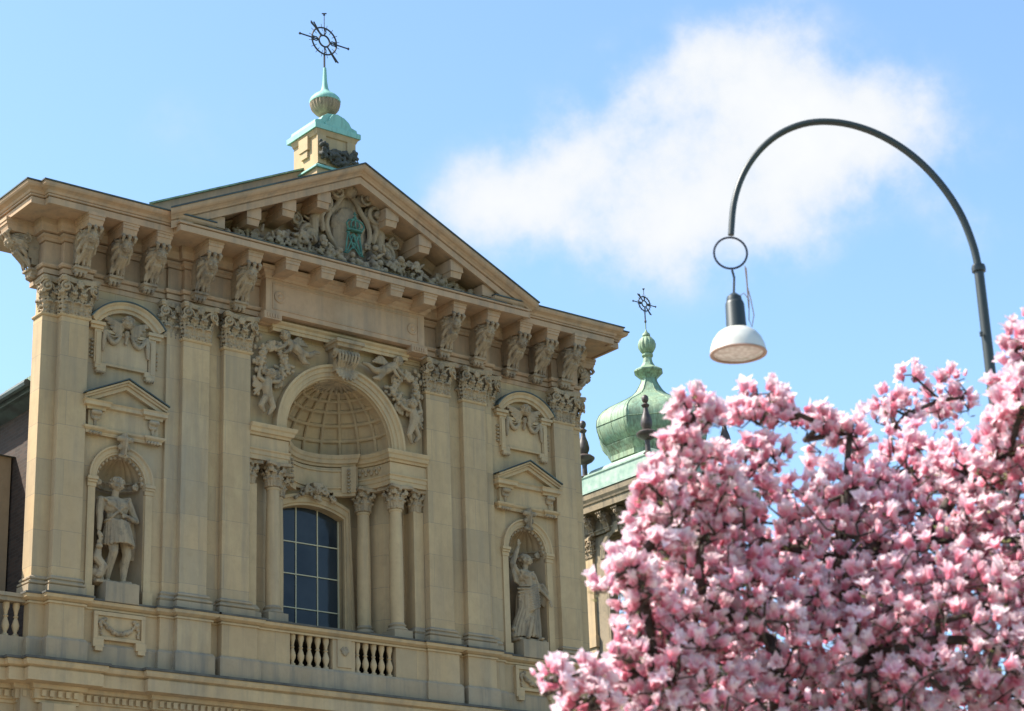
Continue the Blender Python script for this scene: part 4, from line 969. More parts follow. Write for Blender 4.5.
# ==================================================================== STATUES
def statue_man():
    s = SC_(); 
    Z = lambda x, y, z: (x, y, z)
    # legs: weight on the viewer's right leg
    s.chain([(.13, .0, 1.28), (.17, -.05, .72), (.16, .02, .38), (.17, .0, .10)], [.15, .092, .085, .052]); s.chain([(.17, .0, .07), (.24, -.16, .05)], [.07, .05])
    s.chain([(-.12, -.02, 1.26), (-.15, -.14, .74), (-.17, -.02, .40), (-.17, .02, .10)], [.145, .092, .082, .052]); s.chain([(-.17, .0, .07), (-.22, -.17, .05)], [.07, .05])
    s.ell((.155, .05, .52), (.09, .09, .17)); s.ell((-.165, .02, .52), (.085, .09, .17))
    # torso, shoulders, neck
    s.ell((0, 0, 1.32), (.25, .17, .2)); s.ell((.0, 0, 1.55), (.22, .15, .22)); s.ell((0, -.02, 1.80), (.27, .17, .24)); s.ell((0, 0, 1.96), (.28, .12, .09)); s.cap((0, 0, 2.0), (.01, -.02, 2.16), .075)
    for sg in (-1, 1): s.ell((sg*.11, -.14, 1.84), (.12, .06, .09))
    head(s, (.02, -.05, 2.33), .155, tilt=.2, face=.25, seed=41)
    # viewer's left arm hanging, hand on a staff
    s.chain([(-.29, .0, 1.93), (-.37, -.03, 1.62), (-.38, -.05, 1.5), (-.44, -.10, 1.22)], [.095, .08, .07, .045])
    s.ell((-.45, -.12, 1.12), (.045, .035, .07)); 
    for k in range(4): s.cap((-.47+.022*k, -.13, 1.08), (-.465+.02*k, -.16, .98), .014)
    s.cap((-.42, -.16, 1.12), (-.41, -.19, 1.04), .015); s.cap((-.45, -.14, 1.1), (-.44, -.15, .95), .03); s.ell((-.45, -.12, .92), (.05, .05, .07))
    # viewer's right arm bent, hand at the waist
    s.chain([(.29, 0, 1.93), (.38, .0, 1.66), (.40, -.04, 1.54)], [.095, .08, .07]); s.chain([(.40, -.04, 1.54), (.26, -.20, 1.50), (.16, -.22, 1.56)], [.07, .055, .04])
    s.ell((.11, -.22, 1.57), (.055, .035, .045))
    for k in range(4): s.cap((.08, -.24, 1.60-.02*k), (.02, -.24, 1.585-.022*k), .014)
    # tunic skirt
    s.lathe([(.23, 0), (.27, -.25), (.30, -.48), (.31, -.54), (.26, -.54), (.22, -.3)], (0, -.03, 1.46), 20, plan=lambda a: 1+.04*sin(9*a))
    for k in range(20):
        a = 2*pi*k/20+.1; r1, r2 = .24, .305+.03*sin(5*a); s.cap((r1*cos(a), -.03+r1*.75*sin(a), 1.40), (r2*cos(a), -.03+r2*.85*sin(a), .93+.03*sin(3*a)), .020, .036)
    s.tube([(.25*cos(a), -.01+.18*sin(a), 1.45+.02*sin(2*a)) for a in np.linspace(0, 2*pi, 21)[:-1]], .035, 6, closed=True)
    s.chain([(.0, -.22, 1.45), (.03, -.27, 1.2), (.0, -.32, .95)], [.04, .05, .045]); s.chain([(-.05, -.2, 1.45), (-.03, -.26, 1.15)], [.03, .035])
    # crossed straps and shoulder cloak
    s.chain([(-.25, -.1, 1.95), (-.05, -.19, 1.72), (.18, -.16, 1.52)], .03); s.chain([(.25, -.1, 1.97), (.05, -.19, 1.74), (-.18, -.16, 1.52)], .03)
    for k in range(6): s.chain([(.28-.02*k, -.06+.03*k, 2.02), (.36, .04+.02*k, 1.9), (.3+.03*k, .15, 1.2), (.2+.05*k, .18, .7)], [.05, .045, .04, .035])
    # rock with animal at the viewer's left
    q = random.Random(5)
    for k in range(14): s.ell((-.40+q.uniform(-.1, .1), .05+q.uniform(-.1, .1), .08+q.random()*.5), q.uniform(.08, .14))
    s.chain([(-.45, -.08, .75), (-.48, -.12, .55), (-.36, -.2, .35), (-.42, -.18, .15)], [.07, .09, .08, .08]); s.ell((-.46, -.14, .82), (.07, .09, .07))
    s.v = [(x+.075*sin(pi*min(1.9, z)/1.9)-(.05 if z > 1.9 else .05*max(0, z)/1.9), y, z) for x, y, z in s.v]
    s.box(-.48, .36, -.24, .2, -.02, .05)
    return s
def statue_woman():
    s = SC_(); q = random.Random(6)
    s.ell((0, 0, 1.30), (.24, .18, .22)); s.ell((.02, 0, 1.52), (.19, .14, .2)); s.ell((.03, -.02, 1.76), (.23, .16, .2)); s.ell((.03, 0, 1.90), (.23, .11, .08)); s.cap((.04, 0, 1.95), (.06, -.02, 2.08), .065)
    for sg in (-1, 1): s.ell((.03+sg*.09, -.15, 1.76), (.085, .07, .08))
    head(s, (.08, -.05, 2.22), .14, tilt=-.05, face=.35, seed=43, curls=False)
    for k in range(26): a = q.uniform(-2.6, 2.6); e = q.uniform(-.6, 1.4); s.ell((.08+.13*sin(a)*cos(e), .02+.10*(1-abs(cos(a))*.9)*1.0, 2.26+.13*sin(e)), (.05, .06, .05))
    s.ell((.08, .03, 2.30), (.145, .15, .12)); s.ell((.09, .12, 2.16), (.08, .08, .1))
    # raised arm on the viewer's left
    s.chain([(-.19, 0, 1.88), (-.33, -.06, 1.98), (-.36, -.08, 2.06)], [.085, .085, .08]); s.chain([(-.36, -.08, 2.06), (-.26, -.12, 2.36), (-.20, -.13, 2.52)], [.08, .055, .036])
    s.ell((-.19, -.13, 2.60), (.035, .025, .06))
    for k in range(4): s.cap((-.215+.018*k, -.135, 2.64), (-.21+.017*k, -.14, 2.74-.014*abs(k-1.5)), .012)
    s.cap((-.165, -.14, 2.60), (-.13, -.15, 2.65), .013)
    for k in range(8): s.chain([(-.34+.01*k, -.06, 2.02), (-.38+.03*k, -.08+.02*k, 1.80), (-.34+.04*k, -.05+.02*k, 1.60-.01*k)], [.05, .045, .03])
    # other arm out and down, cloth hanging
    s.chain([(.25, 0, 1.86), (.31, .0, 1.60), (.33, -.06, 1.48)], [.08, .075, .06]); s.chain([(.33, -.06, 1.48), (.42, -.18, 1.28), (.46, -.22, 1.18)], [.06, .045, .035])
    s.ell((.475, -.235, 1.11), (.04, .03, .055))
    for k in range(4): s.cap((.455+.016*k, -.24, 1.07), (.46+.017*k, -.25, .98+.01*abs(k-1)), .012)
    s.cap((.44, -.25, 1.12), (.42, -.27, 1.06), .013)
    for k in range(6): s.chain([(.30+.02*k, .0-.02*k, 1.60), (.36+.025*k, -.04-.02*k, 1.40), (.34+.035*k, -.02, 1.12-.03*k)], [.045, .04, .03])
    # robe
    s.lathe([(.20, 0), (.25, -.2), (.27, -.5), (.28, -.9), (.33, -1.25), (.30, -1.27), (.1, -1.27)], (-.02, 0, 1.40), 24, plan=lambda a: 1+.06*sin(8*a+.5)+.03*sin(15*a))
    for k in range(24):
        a = 2*pi*k/24; x1, y1 = .22*cos(a), .17*sin(a); x2, y2 = .33*cos(a-.25)-.05, .28*sin(a-.25)
        s.chain([(x1, y1, 1.36), (x1*1.2+.03*sin(3*a), y1*1.25, .9), (x2, y2, .42), (x2*1.08, y2*1.08, .12)], [.022, .034, .036, .04])
    for k in range(9):  # diagonal mantle folds across the hips
        z = 1.52-.07*k; s.chain([(-.27, -.04, z-.10-.05*k*.6), (-.08, -.22-.01*k, z-.12), (.14, -.22, z), (.28, -.06, z+.05)], [.03, .038, .038, .03])
    for k in range(10): z = 1.9-.04*k; s.chain([(-.17+.01*k, -.12, z), (.0, -.19, z-.06), (.2, -.12, z+.02)], .017)
    s.tube([(.03+.20*cos(a), -.01+.15*sin(a), 1.50) for a in np.linspace(0, 2*pi, 21)[:-1]], .028, 6, closed=True)
    s.chain([(-.1, -.28, .6), (-.16, -.33, .3), (-.2, -.33, .08)], [.05, .05, .06]); s.ell((.18, -.30, .06), (.06, .12, .05))
    for k in range(8): s.ell((-.35+q.uniform(-.06, .08), q.uniform(-.1, .1), .1+q.random()*.3), q.uniform(.06, .1))
    s.v = [(x+.10*sin(pi*min(2.0, max(0, z))/2.0)-.03*z/2, y, z) for x, y, z in s.v]
    s.box(-.42, .36, -.30, .22, -.02, .05)
    return s
base_z = 13.50
st1 = empty('statue', (28.5-5.93, 42+WY+.12, 13.05), label='stone statue of a bare-legged man in a short tunic, in the left niche', category='statue')
o = statue_man().sculpt('figure', 'stone_carved', st1, .0115, 0, loc=(0, 0, .47)); o.scale = (1.19, 1.05, 1.01)
mb().box(-.42, .42, -.40, .32, 0, .46).build('pedestal', 'grey', st1, bevel=.012)
st2 = empty('statue', (28.5+5.93, 42+WY+.12, 13.05), label='stone statue of a robed woman raising one arm, in the right niche', category='statue')
o = statue_woman().sculpt('figure', 'stone_carved', st2, .0115, 0, loc=(0, 0, .47)); o.scale = (1.17, 1.05, .98)
mb().box(-.42, .42, -.40, .32, 0, .46).build('pedestal', 'grey', st2, bevel=.012)

# ==================================================================== DOMED TOWER
TW = empty('domed_tower', (50.68, 54.6, 0), label='square stone belfry tower with green copper onion dome, right of the church facade', category='tower')
h = 1.9
def sq(a): return [(-a, a), (-a, -a), (a, -a), (a, a)]
g = mb()
zb0, zb1 = 18.6, 22.35; rA = .72; zA = 20.75
for (ax, sgn) in (('x', -1), ('y', -1), ('x', 1), ('y', 1)):
    w = mb(); P1 = [(-h+.05, zb0-3), (-rA, zb0-3)]+[(-rA*cos(a), zA+rA*sin(a)) for a in np.linspace(0, pi/2, 10)]+[(0, zb1), (-h+.05, zb1)]
    P2 = [(rA, zb0-3), (h-.05, zb0-3), (h-.05, zb1), (0, zb1)]+[(rA*sin(a), zA+rA*cos(a)) for a in np.linspace(0, pi/2, 10)]
    w.prism(P1, -h+.08, -h+.42); w.prism(P2, -h+.08, -h+.42)
    w.arc(0, zA, [(.72, -h+.1), (.72, -h-.02), (.80, -h-.05), (.92, -h-.05), (.92, -h+.1)], n=18)
    w.box(-.12, .12, -h-.12, -h+.1, zA+.66, zA+1.05)
    for sg in (-1, 1): w.box(*sorted((sg*.70, sg*.95)), -h-.06, -h+.1, zA-.12, zA)
    rotz = {('y', -1): 0, ('x', -1): -pi/2, ('y', 1): pi, ('x', 1): pi/2}[(ax, sgn)]
    mt = Matrix.Rotation(rotz, 4, 'Z'); w.v = [tuple(mt @ Vector(v)) for v in w.v]
    g.add(w.v, w.f)
g.box(-h+.1, h-.1, -h+.1, h-.1, 0, zb0-2.9)
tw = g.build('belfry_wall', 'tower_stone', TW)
g = mb()
for x in (-1, 1):
    for y in (-1, 1):
        x0, x1 = sorted((x*(h+.03), x*(h-.5))); y0, y1 = sorted((y*(h+.03), y*(h-.5))); g.box(x0, x1, y0, y1, 12, 20.85)
        g.box(x0-.06, x1+.06, y0-.06, y1+.06, 17.6, 18.0)
g.build('corner_pilaster', 'stone_plain', TW)
tc0 = None
for rot in (0, -pi/2, pi, pi/2):
    for sx in (-1, 1):
        c = copy_obj(cap0, TW); p = Matrix.Rotation(rot, 3, 'Z') @ Vector((sx*(h-.24), -h-.02, 20.8)); c.location = p; c.rotation_euler = (0, 0, rot); c.scale = (.75, .75, .85)
g = mb().sweep(sq(h), [(0, 21.55), (.04, 21.55), (.06, 21.63), (.10, 21.66), (.10, 21.71), (.0, 21.73), (0, 22.08), (.05, 22.10), (.12, 22.22), (.56, 22.28), (.56, 22.24), (.60, 22.24), (.62, 22.48), (.66, 22.50), (.68, 22.56), (.74, 22.66), (.76, 22.84), (0, 22.86)], closed=True)
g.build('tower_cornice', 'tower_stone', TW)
for rot in (0, -pi/2, pi, pi/2):
    for sx in (-1.25, -.42, .42, 1.25):
        c = copy_obj(con0, TW); p = Matrix.Rotation(rot, 3, 'Z') @ Vector((sx, -h, 22.36)); c.location = p; c.rotation_euler = (0, 0, rot); c.scale = (.7, .62, .62)
g = mb().sweep(sq(h), [(0, 22.862), (.79, 22.862), (.79, 22.93), (.35, 23.1), (.20, 23.12), (.20, 23.70), (.24, 23.72), (.24, 23.78), (.0, 23.83), (-.3, 24.12), (-.5, 24.22), (-1.2, 24.24)], closed=True)
g.build('tower_roof', 'copper_pale', TW)
def oct_plan(a):   # square with cut corners
    m = 1/max(abs(cos(a)), abs(sin(a))); d = 1.28/(abs(cos(a))+abs(sin(a)))*1.02
    return min(m, d*1.08)
DP = [(r_*1.06, z_) for r_, z_ in ((1.30, 24.2), (1.32, 24.35), (1.34, 24.47), (1.42, 24.62), (1.52, 24.77), (1.66, 24.93), (1.76, 25.1), (1.83, 25.35), (1.845, 25.55), (1.82, 25.75), (1.74, 25.93), (1.60, 26.11), (1.38, 26.28), (1.10, 26.45), (.80, 26.63), (.60, 26.77), (.46, 26.93), (.36, 27.12), (.28, 27.3), (.25, 27.48))]
angs = []
NS = 64
g = mb().lathe(DP, (0, 0, 0), NS, plan=oct_plan); dm = g.build('onion_dome', 'copper', TW, smooth=True)
g = mb()
for k in range(8):
    a = math.atan2(1, 1)+0  # corner seams
    m0 = k//2*pi/2+pi/4; c_ = math.acos(min(1, .0)) if 0 else .40
    a = m0+(-1)**k*.39; pl = oct_plan(a)
    g.tube([(r*pl*cos(a), r*pl*sin(a), z) for r, z in DP[3:]], .022, 5)
for k in range(4):
    for t in (-.33, .0, .33):
        a = k*pi/2+t; pl = oct_plan(a); g.tube([(r*pl*cos(a), r*pl*sin(a), z) for r, z in DP[3:15]], .011, 4)
g.tube([(1.965*oct_plan(a)*cos(a), 1.965*oct_plan(a)*sin(a), 25.5) for a in np.linspace(0, 2*pi, 65)[:-1]], .012, 4, closed=True)
g.build('dome_seams', 'copper_dark', dm)
g = mb().lathe([(1.41, 24.22), (1.48, 24.24), (1.48, 24.42), (1.55, 24.58), (1.66, 24.78), (1.64, 24.80), (1.42, 24.5)], (0, 0, 0), NS, plan=lambda a: oct_plan(a)*(1.012+.012*sin(40*a)*0)); g.build('dome_skirt', 'copper_dark', dm)
g = mb().lathe([(.30, 27.44), (.36, 27.52), (.50, 27.66), (.56, 27.72), (.56, 27.76)], (0, 0, 0), 8, a0=pi/8); g.lathe([(.56, 27.762), (.5, 27.78)], n=8, a0=pi/8); g.build('neck_ring', 'copper_dark', TW)
g = mb().lathe([(.56, 27.765), (.46, 27.84), (.28, 27.94), (.20, 28.08), (.16, 28.28), (.22, 28.36), (.22, 28.42), (.15, 28.46)], (0, 0, 0), 8, a0=pi/8); g.build('lantern_cone', 'copper', TW)
g = mb().lathe([(.12, -.02), (.22, .05), (.30, .2), (.32, .34), (.28, .5), (.18, .62), (.1, .66)], (0, 0, 28.46), 48, flute=.12, nf=12); g.build('dome_ball', 'copper', TW, smooth=True)
g = mb().lathe([(.09, 0), (.15, .05), (.14, .12), (.06, .2), (.02, .3)], (0, 0, 29.10), 16); g.lathe([(.02, 0), (.022, .7)], (0, 0, 29.3), 8); g.build('spire', 'copper_dark', TW, smooth=True)
cross((0, 0, 30.42), .83, TW)
# finials
g = mb(); FP = [(.16, 0), (.18, .04), (.10, .1), (.09, .4), (.10, .48), (.30, .58), (.38, .66), (.39, .72), (.28, .80), (.14, .85), (.16, .90), (.205, 1.0), (.21, 1.1), (.17, 1.28), (.10, 1.46), (.08, 1.6), (.13, 1.66), (.15, 1.7), (.10, 1.74), (.06, 1.78), (.11, 1.84), (.13, 1.92), (.11, 2.0), (.05, 2.05)]
fin0 = g.lathe(FP, (0, 0, 0), 20).build('finial', 'bronze', TW, smooth=True)
for i, (x, y) in enumerate(((-1, -1), (-1, 1), (1, -1), (1, 1))):
    c = fin0 if i == 0 else copy_obj(fin0, TW); c.location = (x*1.9-.1, (1.5 if (x < 0 < y) else y*1.9), 23.75); c.scale = (.98, .98, 1.06)
# lean-to wing of the tower hidden behind church and tree
mb().box(-1.6, 8, 1.9, 10, 0, 18).build('tower_annex', 'ochre', TW)

# ==================================================================== STREET LAMP
LD = 16.0
L0 = at(990, 380, LD); base = Vector((L0.x, L0.y, .12))
LA = empty('street_lamp', tuple(base), label='grey street lamp with curved swan-neck pole and white dome shade', category='street lamp')
uu = Vector((_rt[0], _rt[1], 0))
def on_lamp(px, py):
    d = ((px-512)*RT+(355.5-py)*UP)/F+FWD; nrm = np.array([_sy, _cy, 0]); t = float(np.dot(np.array(L0)-np.array((0, 0, CZ)), nrm)/np.dot(d, nrm))
    return Vector(d*t)+Vector((0, 0, CZ))-base
raw = [(978.5, 268), (973, 245), (961, 215), (943, 187), (921, 163), (896, 144), (868, 130), (838, 122.5), (808, 123), (781, 133), (759, 151), (743, 175), (734, 203), (731, 235)]
arcp = [on_lamp(*p) for p in raw]; top = arcp[0]
ym = sum(p.y for p in arcp)/len(arcp)
pts = [Vector((top.x, top.y, top.z))]+arcp[1:]
# smooth with Catmull-Rom
def catmull(P, n=5):
    o = []
    for i in range(len(P)-1):
        p0, p1, p2, p3 = P[max(i-1, 0)], P[i], P[i+1], P[min(i+2, len(P)-1)]
        for k in range(n):
            t = k/n; o.append(.5*((2*p1)+(p2-p0)*t+(2*p0-5*p1+4*p2-p3)*t*t+(3*p1-p0-3*p2+p3)*t**3))
    return o+[P[-1]]
sm = catmull(pts); MB().tube(sm, [.030-.006*i/len(sm) for i in range(len(sm))], 16).build('swan_neck', 'post', LA, smooth=True)
g = MB(); g.tube([(top.x, top.y, 0), (top.x, top.y, 3), (top.x, top.y, top.z-.02)], [.075, .052, .037], 18); g.lathe([(.13, 0), (.13, .6), (.09, .7), (.08, .75)], (top.x, top.y, 0), 20); g.build('pole', 'post', LA, smooth=True)
MB().lathe([(.036, -.035), (.052, -.03), (.054, 0), (.048, .022), (.03, .026)], tuple(top), 20).build('collar', 'post', LA, smooth=True)
MB().lathe([(.001, -.02), (.012, -.015), (.012, .02), (.001, .022)], (top.x-.06, top.y, top.z-.55), 8).build('bolt', 'post', LA)
end = arcp[-1]; rc = on_lamp(730.5, 253); rr = .128
MB().tube([tuple(rc+uu*rr*cos(a)*.98+Vector((0, 0, rr*sin(a)))) for a in np.linspace(0, 2*pi, 41)[:-1]], .0085, 8, closed=True).build('ring', 'ring', LA, smooth=True)
lb = on_lamp(734, 297); hd = Vector((lb.x, lb.y, 0))
g = MB(); rb_ = on_lamp(732, 270); g.tube([tuple(rb_), tuple(rb_+uu*.012+Vector((0, 0, -.06))), tuple(lb+Vector((0, 0, .02)))], .009, 6); g.build('hanger', 'iron', LA)
g = MB(); w0 = on_lamp(745, 266)
g.tube([tuple(w0), tuple(on_lamp(747, 285)), tuple(on_lamp(751, 300)), tuple(on_lamp(754, 315)), tuple(on_lamp(752, 327)), tuple(on_lamp(749, 320)), tuple(on_lamp(749, 300)), tuple(on_lamp(744, 293)), tuple(on_lamp(738, 297))], .004, 5)
g.tube([tuple(on_lamp(746, 268)), tuple(on_lamp(748, 296)), tuple(on_lamp(749, 308))], .006, 5); g.build('cable', 'rim', LA)
zt = lb.z
MB().lathe([(.02, .03), (.055, -.0), (.06, -.03), (.06, -.04)], (lb.x, lb.y, zt), 16).build('lamp_cap', 'lampblack', LA, smooth=True)
MB().lathe([(.055, 0), (.066, -.012), (.072, -.03), (.077, -.235), (.08, -.245), (.05, -.245)], (lb.x+.002, lb.y, zt-.03), 24).build('ballast_housing', 'lampblack', LA, smooth=True)
zs_ = zt-.262
shade = MB().lathe([(.085, 0), (.11, -.006), (.15, -.035), (.182, -.08), (.202, -.13), (.212, -.178), (.214, -.19), (.204, -.19), (.196, -.14), (.17, -.085), (.13, -.045), (.08, -.015)], (lb.x+.002, lb.y, zs_), 40).build('lamp_shade', 'lampwhite', LA, smooth=True)
MB().lathe([(.190, -.186), (.190, -.20), (.213, -.20), (.216, -.192), (.213, -.186)], (lb.x+.002, lb.y, zs_), 40).build('rim', 'rim', shade, smooth=True)
MB().lathe([(.001, -.215), (.06, -.214), (.12, -.209), (.165, -.200), (.194, -.188)], (lb.x+.002, lb.y, zs_), 40).build('lamp_glass', 'prism', shade, smooth=True)

# ==================================================================== MAGNOLIA
TREE = []
q = random.Random(17); nr = np.random.RandomState(3)
# lumps of crown: pixel direction, distance, radius (m), flowers
LUMPS = [(695, 415, 11.4, .14, 44), (680, 458, 11.3, .15, 45), (660, 490, 11.2, .15, 40), (702, 482, 11.6, .22, 65), (758, 405, 12.2, .17, 34), (785, 408, 12.3, .10, 16), (745, 475, 12.0, .20, 30),
 (805, 440, 12.5, .18, 9), (850, 432, 12.4, .12, 18), (822, 425, 12.4, .08, 9), (770, 455, 12.2, .14, 16), (845, 495, 12.3, .20, 40), (700, 525, 11.7, .34, 120), (662, 530, 11.2, .17, 45), (630, 570, 11.0, .12, 32), (645, 605, 11.2, .20, 60), (600, 585, 10.9, .05, 6), (550, 680, 10.7, .10, 16), (592, 672, 10.9, .08, 9),
 (592, 700, 10.9, .15, 36), (655, 668, 11.2, .32, 130), (700, 600, 11.5, .42, 150), (760, 540, 12.0, .42, 140), (770, 640, 11.6, .5, 190), (840, 560, 12.2, .5, 170), (880, 480, 12.7, .28, 70), (925, 465, 12.9, .26, 60), (885, 405, 13.6, .10, 12), (912, 375, 13.8, .06, 6), (940, 400, 13.8, .20, 26), (905, 415, 13.6, .14, 18), (962, 398, 13.8, .07, 4),
 (968, 475, 12.4, .24, 70), (925, 540, 12.3, .46, 150), (860, 650, 11.8, .5, 190), (940, 640, 11.6, .5, 190), (1020, 540, 12.0, .5, 170), (1024, 402, 11.9, .15, 50), (1024, 345, 12.1, .11, 26), (1008, 455, 12.0, .20, 60), (1040, 440, 12.2, .4, 110), (1060, 370, 12.4, .4, 80), (1020, 640, 11.7, .5, 180), (1100, 560, 12.2, .7, 120), (1100, 700, 12, .7, 100),
 (690, 720, 11.3, .4, 120), (600, 760, 11.0, .35, 50), (780, 740, 11.5, .5, 130), (880, 740, 11.6, .5, 130), (980, 740, 11.7, .5, 120), (830, 540, 13.2, .4, 50), (900, 600, 13.4, .6, 90), (760, 600, 12.9, .5, 70), (1000, 600, 13.6, .6, 60), (1180, 480, 12.8, .7, 50), (1180, 640, 12.8, .8, 50), (700, 690, 13.6, .5, 110), (800, 690, 13.9, .6, 130), (910, 680, 14.2, .6, 130), (1010, 680, 14.2, .6, 120), (650, 740, 13.0, .4, 70), (850, 760, 14, .6, 90), (740, 760, 13.4, .5, 80), (950, 570, 14.2, .5, 80), (860, 590, 14.2, .45, 70), (950, 820, 12.0, .7, 50), (780, 820, 12.0, .6, 40)]
TB = at(905, 700, 12.4); trunk_xy = (TB.x, TB.y)
fl_pos = []; nodes = []; par = []
def addn(p, pa): nodes.append(np.array(p, float)); par.append(pa); return len(nodes)-1
root = addn((trunk_xy[0], trunk_xy[1], .0), -1); cur = root
for z, dx, dy in ((.5, .02, 0), (1.0, .03, .04), (1.5, -.02, .06), (1.9, -.05, .02)): cur = addn((trunk_xy[0]+dx, trunk_xy[1]+dy, z), cur)
crotch = cur
LC = [(np.array(at(px, py, d)), r, n) for px, py, d, r, n in LUMPS]
LC.sort(key=lambda l: np.linalg.norm(l[0]-nodes[crotch]))
def connect(target, start=4, jit=.05, step=.28, bias=.35):
    A = np.array(nodes[start:]); d = np.linalg.norm(A-target, axis=1)
    # prefer nodes below the target
    d2 = d+bias*np.maximum(0, A[:, 2]-target[2])
    j = int(np.argmin(d2))+start; p0 = nodes[j]; L = np.linalg.norm(target-p0); k = max(1, int(L/step)); c = j
    for i in range(1, k+1):
        t = i/k; p = p0+(target-p0)*t
        if i < k: p = p+nr.uniform(-1, 1, 3)*jit*min(1, L)+np.array([0, 0, -.06*L*sin(pi*t)])
        c = addn(p, c)
    return c
for c, r, n in LC: connect(c, jit=.09, step=.3, bias=.2)
seeds = []
for c, r, n in LC:
    for k in range(max(2, int(n/7))):
        v = nr.normal(size=3); v /= np.linalg.norm(v); seeds.append(c+v*r*nr.uniform(.25, .8)*np.array([1, 1, .95]))
for s_ in seeds: connect(s_, jit=.05, step=.12)
skel_n = len(nodes)
tips = []
for c, r, n in LC:
    n = int(n*1.25)
    for k in range(n):
        v = nr.normal(size=3); v /= np.linalg.norm(v); v[2] = v[2]*.95+.05
        p = c+v*r*(nr.uniform(.1, 1.0)**.45)*nr.uniform(.8, 1.18); tips.append(p)
tips = np.array(tips)
for p in tips:
    p0 = p-np.array([0, 0, .02]); connect(p0, jit=.02, step=.09)
N_ = len(nodes); cnt = np.ones(N_)
for i in range(N_-1, 0, -1): cnt[par[i]] += cnt[i]*.9
rad = np.clip(.0030*np.power(cnt, .42), .0032, .11)
P = np.array(nodes)
def branch_mesh(name, cond, n=5):
    vs, fs = [], []
    for i in range(1, N_):
        if not cond(i): continue
        a, b_ = P[par[i]], P[i]; ra, rb = min(rad[par[i]], rad[i]*1.25), rad[i]; t = b_-a; L = np.linalg.norm(t)
        if L < 1e-5: continue
        t = t/L; u = np.cross(t, (0, 0, 1) if abs(t[2]) < .9 else (1, 0, 0)); u /= np.linalg.norm(u); w = np.cross(t, u); o_ = len(vs)
        a = a-t*ra*.4
        for (c, rr) in ((a, ra), (b_+t*rb*.4, rb)):
            for j in range(n): an = 2*pi*j/n; vs.append(tuple(c+(u*cos(an)+w*sin(an))*rr))
        fs += [(o_+j, o_+(j+1) % n, o_+n+(j+1) % n, o_+n+j) for j in range(n)]
        fs.append(tuple(o_+j for j in range(n-1, -1, -1))); fs.append(tuple(o_+n+j for j in range(n)))
    g = MB(); g.v, g.f = vs, fs; me = bpy.data.meshes.new(name); me.from_pydata(vs, [], fs); return me
MG = empty('magnolia_tree', (trunk_xy[0], trunk_xy[1], 0), label='magnolia tree covered in pink blossom in front of the church and tower', category='tree')
inv = Matrix.Translation((-trunk_xy[0], -trunk_xy[1], 0))
for nm, cond, n in (('trunk', lambda i: rad[i] > .03, 12), ('branches', lambda i: .0058 < rad[i] <= .03, 6), ('twigs', lambda i: rad[i] <= .0058, 4)):
    me = branch_mesh(nm, cond, n); me.transform(inv); link(nm, me, 'bark', MG, True)
# blossoms
def petal(L, w, cup, lean, ang, twist=0):
    """returns 4x5 grid of points: a petal growing up from origin, opening by lean"""
    NU, NV = 5, 3; vs = []
    for j in range(NU+1):
        t = j/NU; ww = w*(.30+.70*sin(pi*min(1, .12+t*.80))**.8)*(1 if t < .98 else .45)
        out_ = .10*L*sin(t*pi*.5)+lean*L*t**1.7; up_ = L*(t-lean*.32*t*t)
        for i in range(NV+1):
            s_ = (i/NV-.5)*2; x = s_*ww*.5; dy = -cup*w*(s_*s_)*(1-.3*t)
            vs.append((x, -(out_)-dy*1.0, up_, t))
    ca, sa = cos(ang), sin(ang)
    return [((x*ca-y*sa), (x*sa+y*ca), z+0, t) for x, y, z, t in vs], [(j*(NV+1)+i, j*(NV+1)+i+1, (j+1)*(NV+1)+i+1, (j+1)*(NV+1)+i) for j in range(NU) for i in range(NV)]
def flower(seed, openness):
    r_ = random.Random(seed); V, Fc, T = [], [], []
    rings = [(3, openness*.55, .98), (3, openness*.95, 1.0), (3, openness*1.4, .98)] if openness > .25 else [(3, openness*.5, .95), (4, openness*.9, 1.0)]
    L = .080 if openness > .25 else .066
    for k, (n, ln, sc) in enumerate(rings):
        for i in range(n):
            a = 2*pi*i/n+k*pi/3+r_.uniform(-.2, .2); l = max(.0, ln+r_.uniform(-.12, .15)); p, f = petal(L*sc*r_.uniform(.88, 1.1), .046*r_.uniform(.85, 1.15) if openness > .25 else .036, .30, l, a)
            o_ = len(V); V += [(x+r_.uniform(-.0012, .0012), y+r_.uniform(-.0012, .0012), z) for x, y, z, t in p]; T += [(t, k) for x, y, z, t in p]; Fc += [tuple(i_+o_ for i_ in q_) for q_ in f]
    return np.array(V), Fc, T
VAR = [flower(100+i, o_) for i, o_ in enumerate((.05, .12, .28, .38, .32, .5, .68, .26, .45, .08, .36, .58))]
def tones(T, tone, r_):
    base_ = np.array((.90, .33, .45)); mid = np.array((.98, .56, .65)); tip = np.array((.99, .83, .85)); c = []
    for t, k in T:
        u = min(1, max(0, t*1.25+tone)); col = base_+(mid-base_)*min(1, u*2) if u < .5 else mid+(tip-mid)*(u-.5)*2
        if k == 0: col = col*.6+tip*.4
        c.append((*col, 1))
    return c
vmesh = []
for vi, (V, Fc, T) in enumerate(VAR):
    for ti, tone in enumerate((-.18, .12)):
        me = bpy.data.meshes.new('blossom'); me.from_pydata([tuple(v) for v in V], [], Fc); at_ = me.color_attributes.new('tone', 'FLOAT_COLOR', 'POINT')
        at_.data.foreach_set('color', np.array(tones(T, tone, q), dtype=np.float32).ravel()); me.materials.append(M['petal']); me.shade_smooth(); vmesh.append(me)
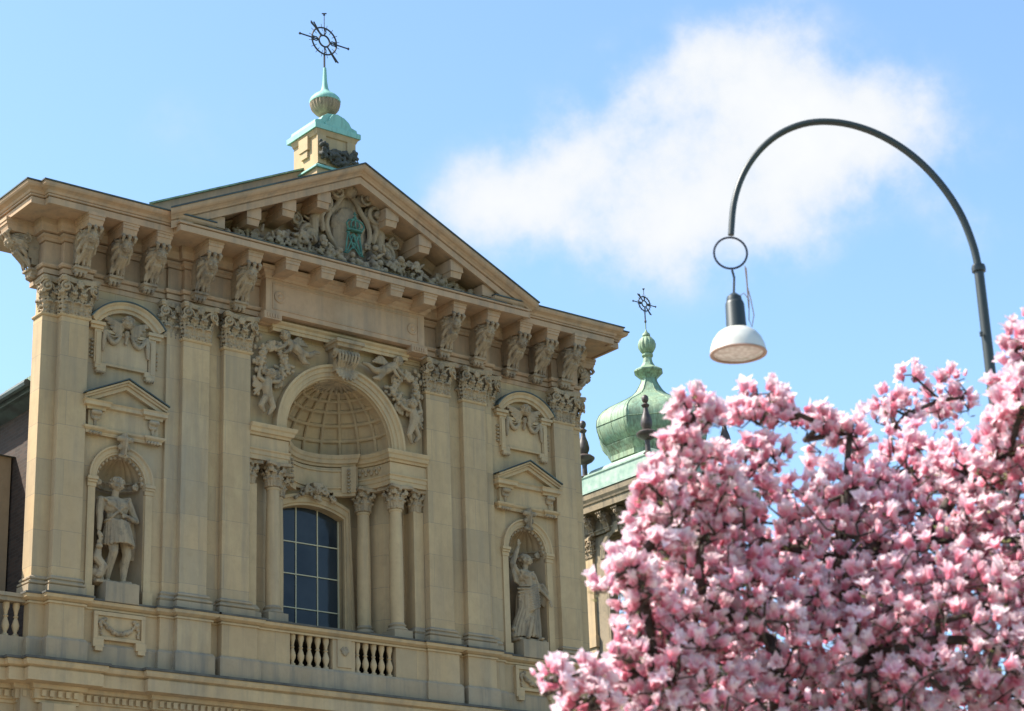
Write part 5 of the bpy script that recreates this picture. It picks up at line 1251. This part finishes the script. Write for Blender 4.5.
# which blossoms show largest: nearest ones inside the frame
rel = tips-np.array((0, 0, CZ)); dz = rel@FWD; sx = 512+F*(rel@RT)/dz; sy = 355.5-F*(rel@UP)/dz
inside = (sx > 0) & (sx < 1024) & (sy > 0) & (sy < 711)
order = np.argsort(np.where(inside, dz, 1e9)); near = set(order[:100].tolist())
bigV, bigF, bigC = [], [], []; off = 0
for i, p in enumerate(tips):
    vi = q.choice((0, 1, 9, 2, 3, 4, 5, 6, 7, 8, 10, 11, 3, 5, 10)); sc = q.uniform(.62, 1.2); tone = q.choice((0, 1, 1)) 
    lc = min(LC, key=lambda l: np.linalg.norm(l[0]-p)); d = (p-lc[0])/max(.05, np.linalg.norm(p-lc[0])); ax = Vector(d*.6+np.array((0, 0, .8))+nr.uniform(-.5, .5, 3)).normalized()
    Mx = Matrix.Translation(Vector(p)+Vector((-trunk_xy[0], -trunk_xy[1], 0))) @ ax.to_track_quat('Z', 'Y').to_matrix().to_4x4() @ Matrix.Rotation(q.uniform(0, 6.28), 4, 'Z') @ Matrix.Scale(sc, 4)
    if i in near:
        o = link('blossom', vmesh[vi*2+tone], None, MG); o.matrix_local = Mx
    else:
        V, Fc, T = VAR[vi]; A = np.array(Mx); bigV.append(V@A[:3, :3].T+A[:3, 3]); bigF.append(np.array(Fc)+off); off += len(V)
        cc = np.array(tones(T, (-.22, .14)[tone]+q.uniform(-.12, .12), q)); cc[:, :3] *= q.uniform(.9, 1.06); bigC.append(cc)
bigV = np.concatenate(bigV); bigF = np.concatenate(bigF); bigC = np.concatenate(bigC).astype(np.float32)
me = bpy.data.meshes.new('blossoms'); me.from_pydata(bigV.tolist(), [], bigF.tolist()); at_ = me.color_attributes.new('tone', 'FLOAT_COLOR', 'POINT'); at_.data.foreach_set('color', bigC.ravel())
o = link('blossoms', me, 'petal', MG, True); o['kind'] = 'stuff'
# bud scales and young leaves
LV, LF = [], []
for p in tips[::2]:
    for k in range(2):
        c = Vector(p)-Vector((trunk_xy[0], trunk_xy[1], .02+.05*q.random())); d = Vector((q.uniform(-1, 1), q.uniform(-1, 1), q.uniform(.0, 1))).normalized(); u = d.orthogonal().normalized(); L = q.uniform(.02, .05); o_ = len(LV)
        LV += [tuple(c), tuple(c+d*L*.5+u*L*.25), tuple(c+d*L), tuple(c+d*L*.5-u*L*.25)]; LF.append((o_, o_+1, o_+2, o_+3))
me = bpy.data.meshes.new('young_leaves'); me.from_pydata(LV, [], LF); o = link('young_leaves', me, 'leaf', MG); o['kind'] = 'stuff'
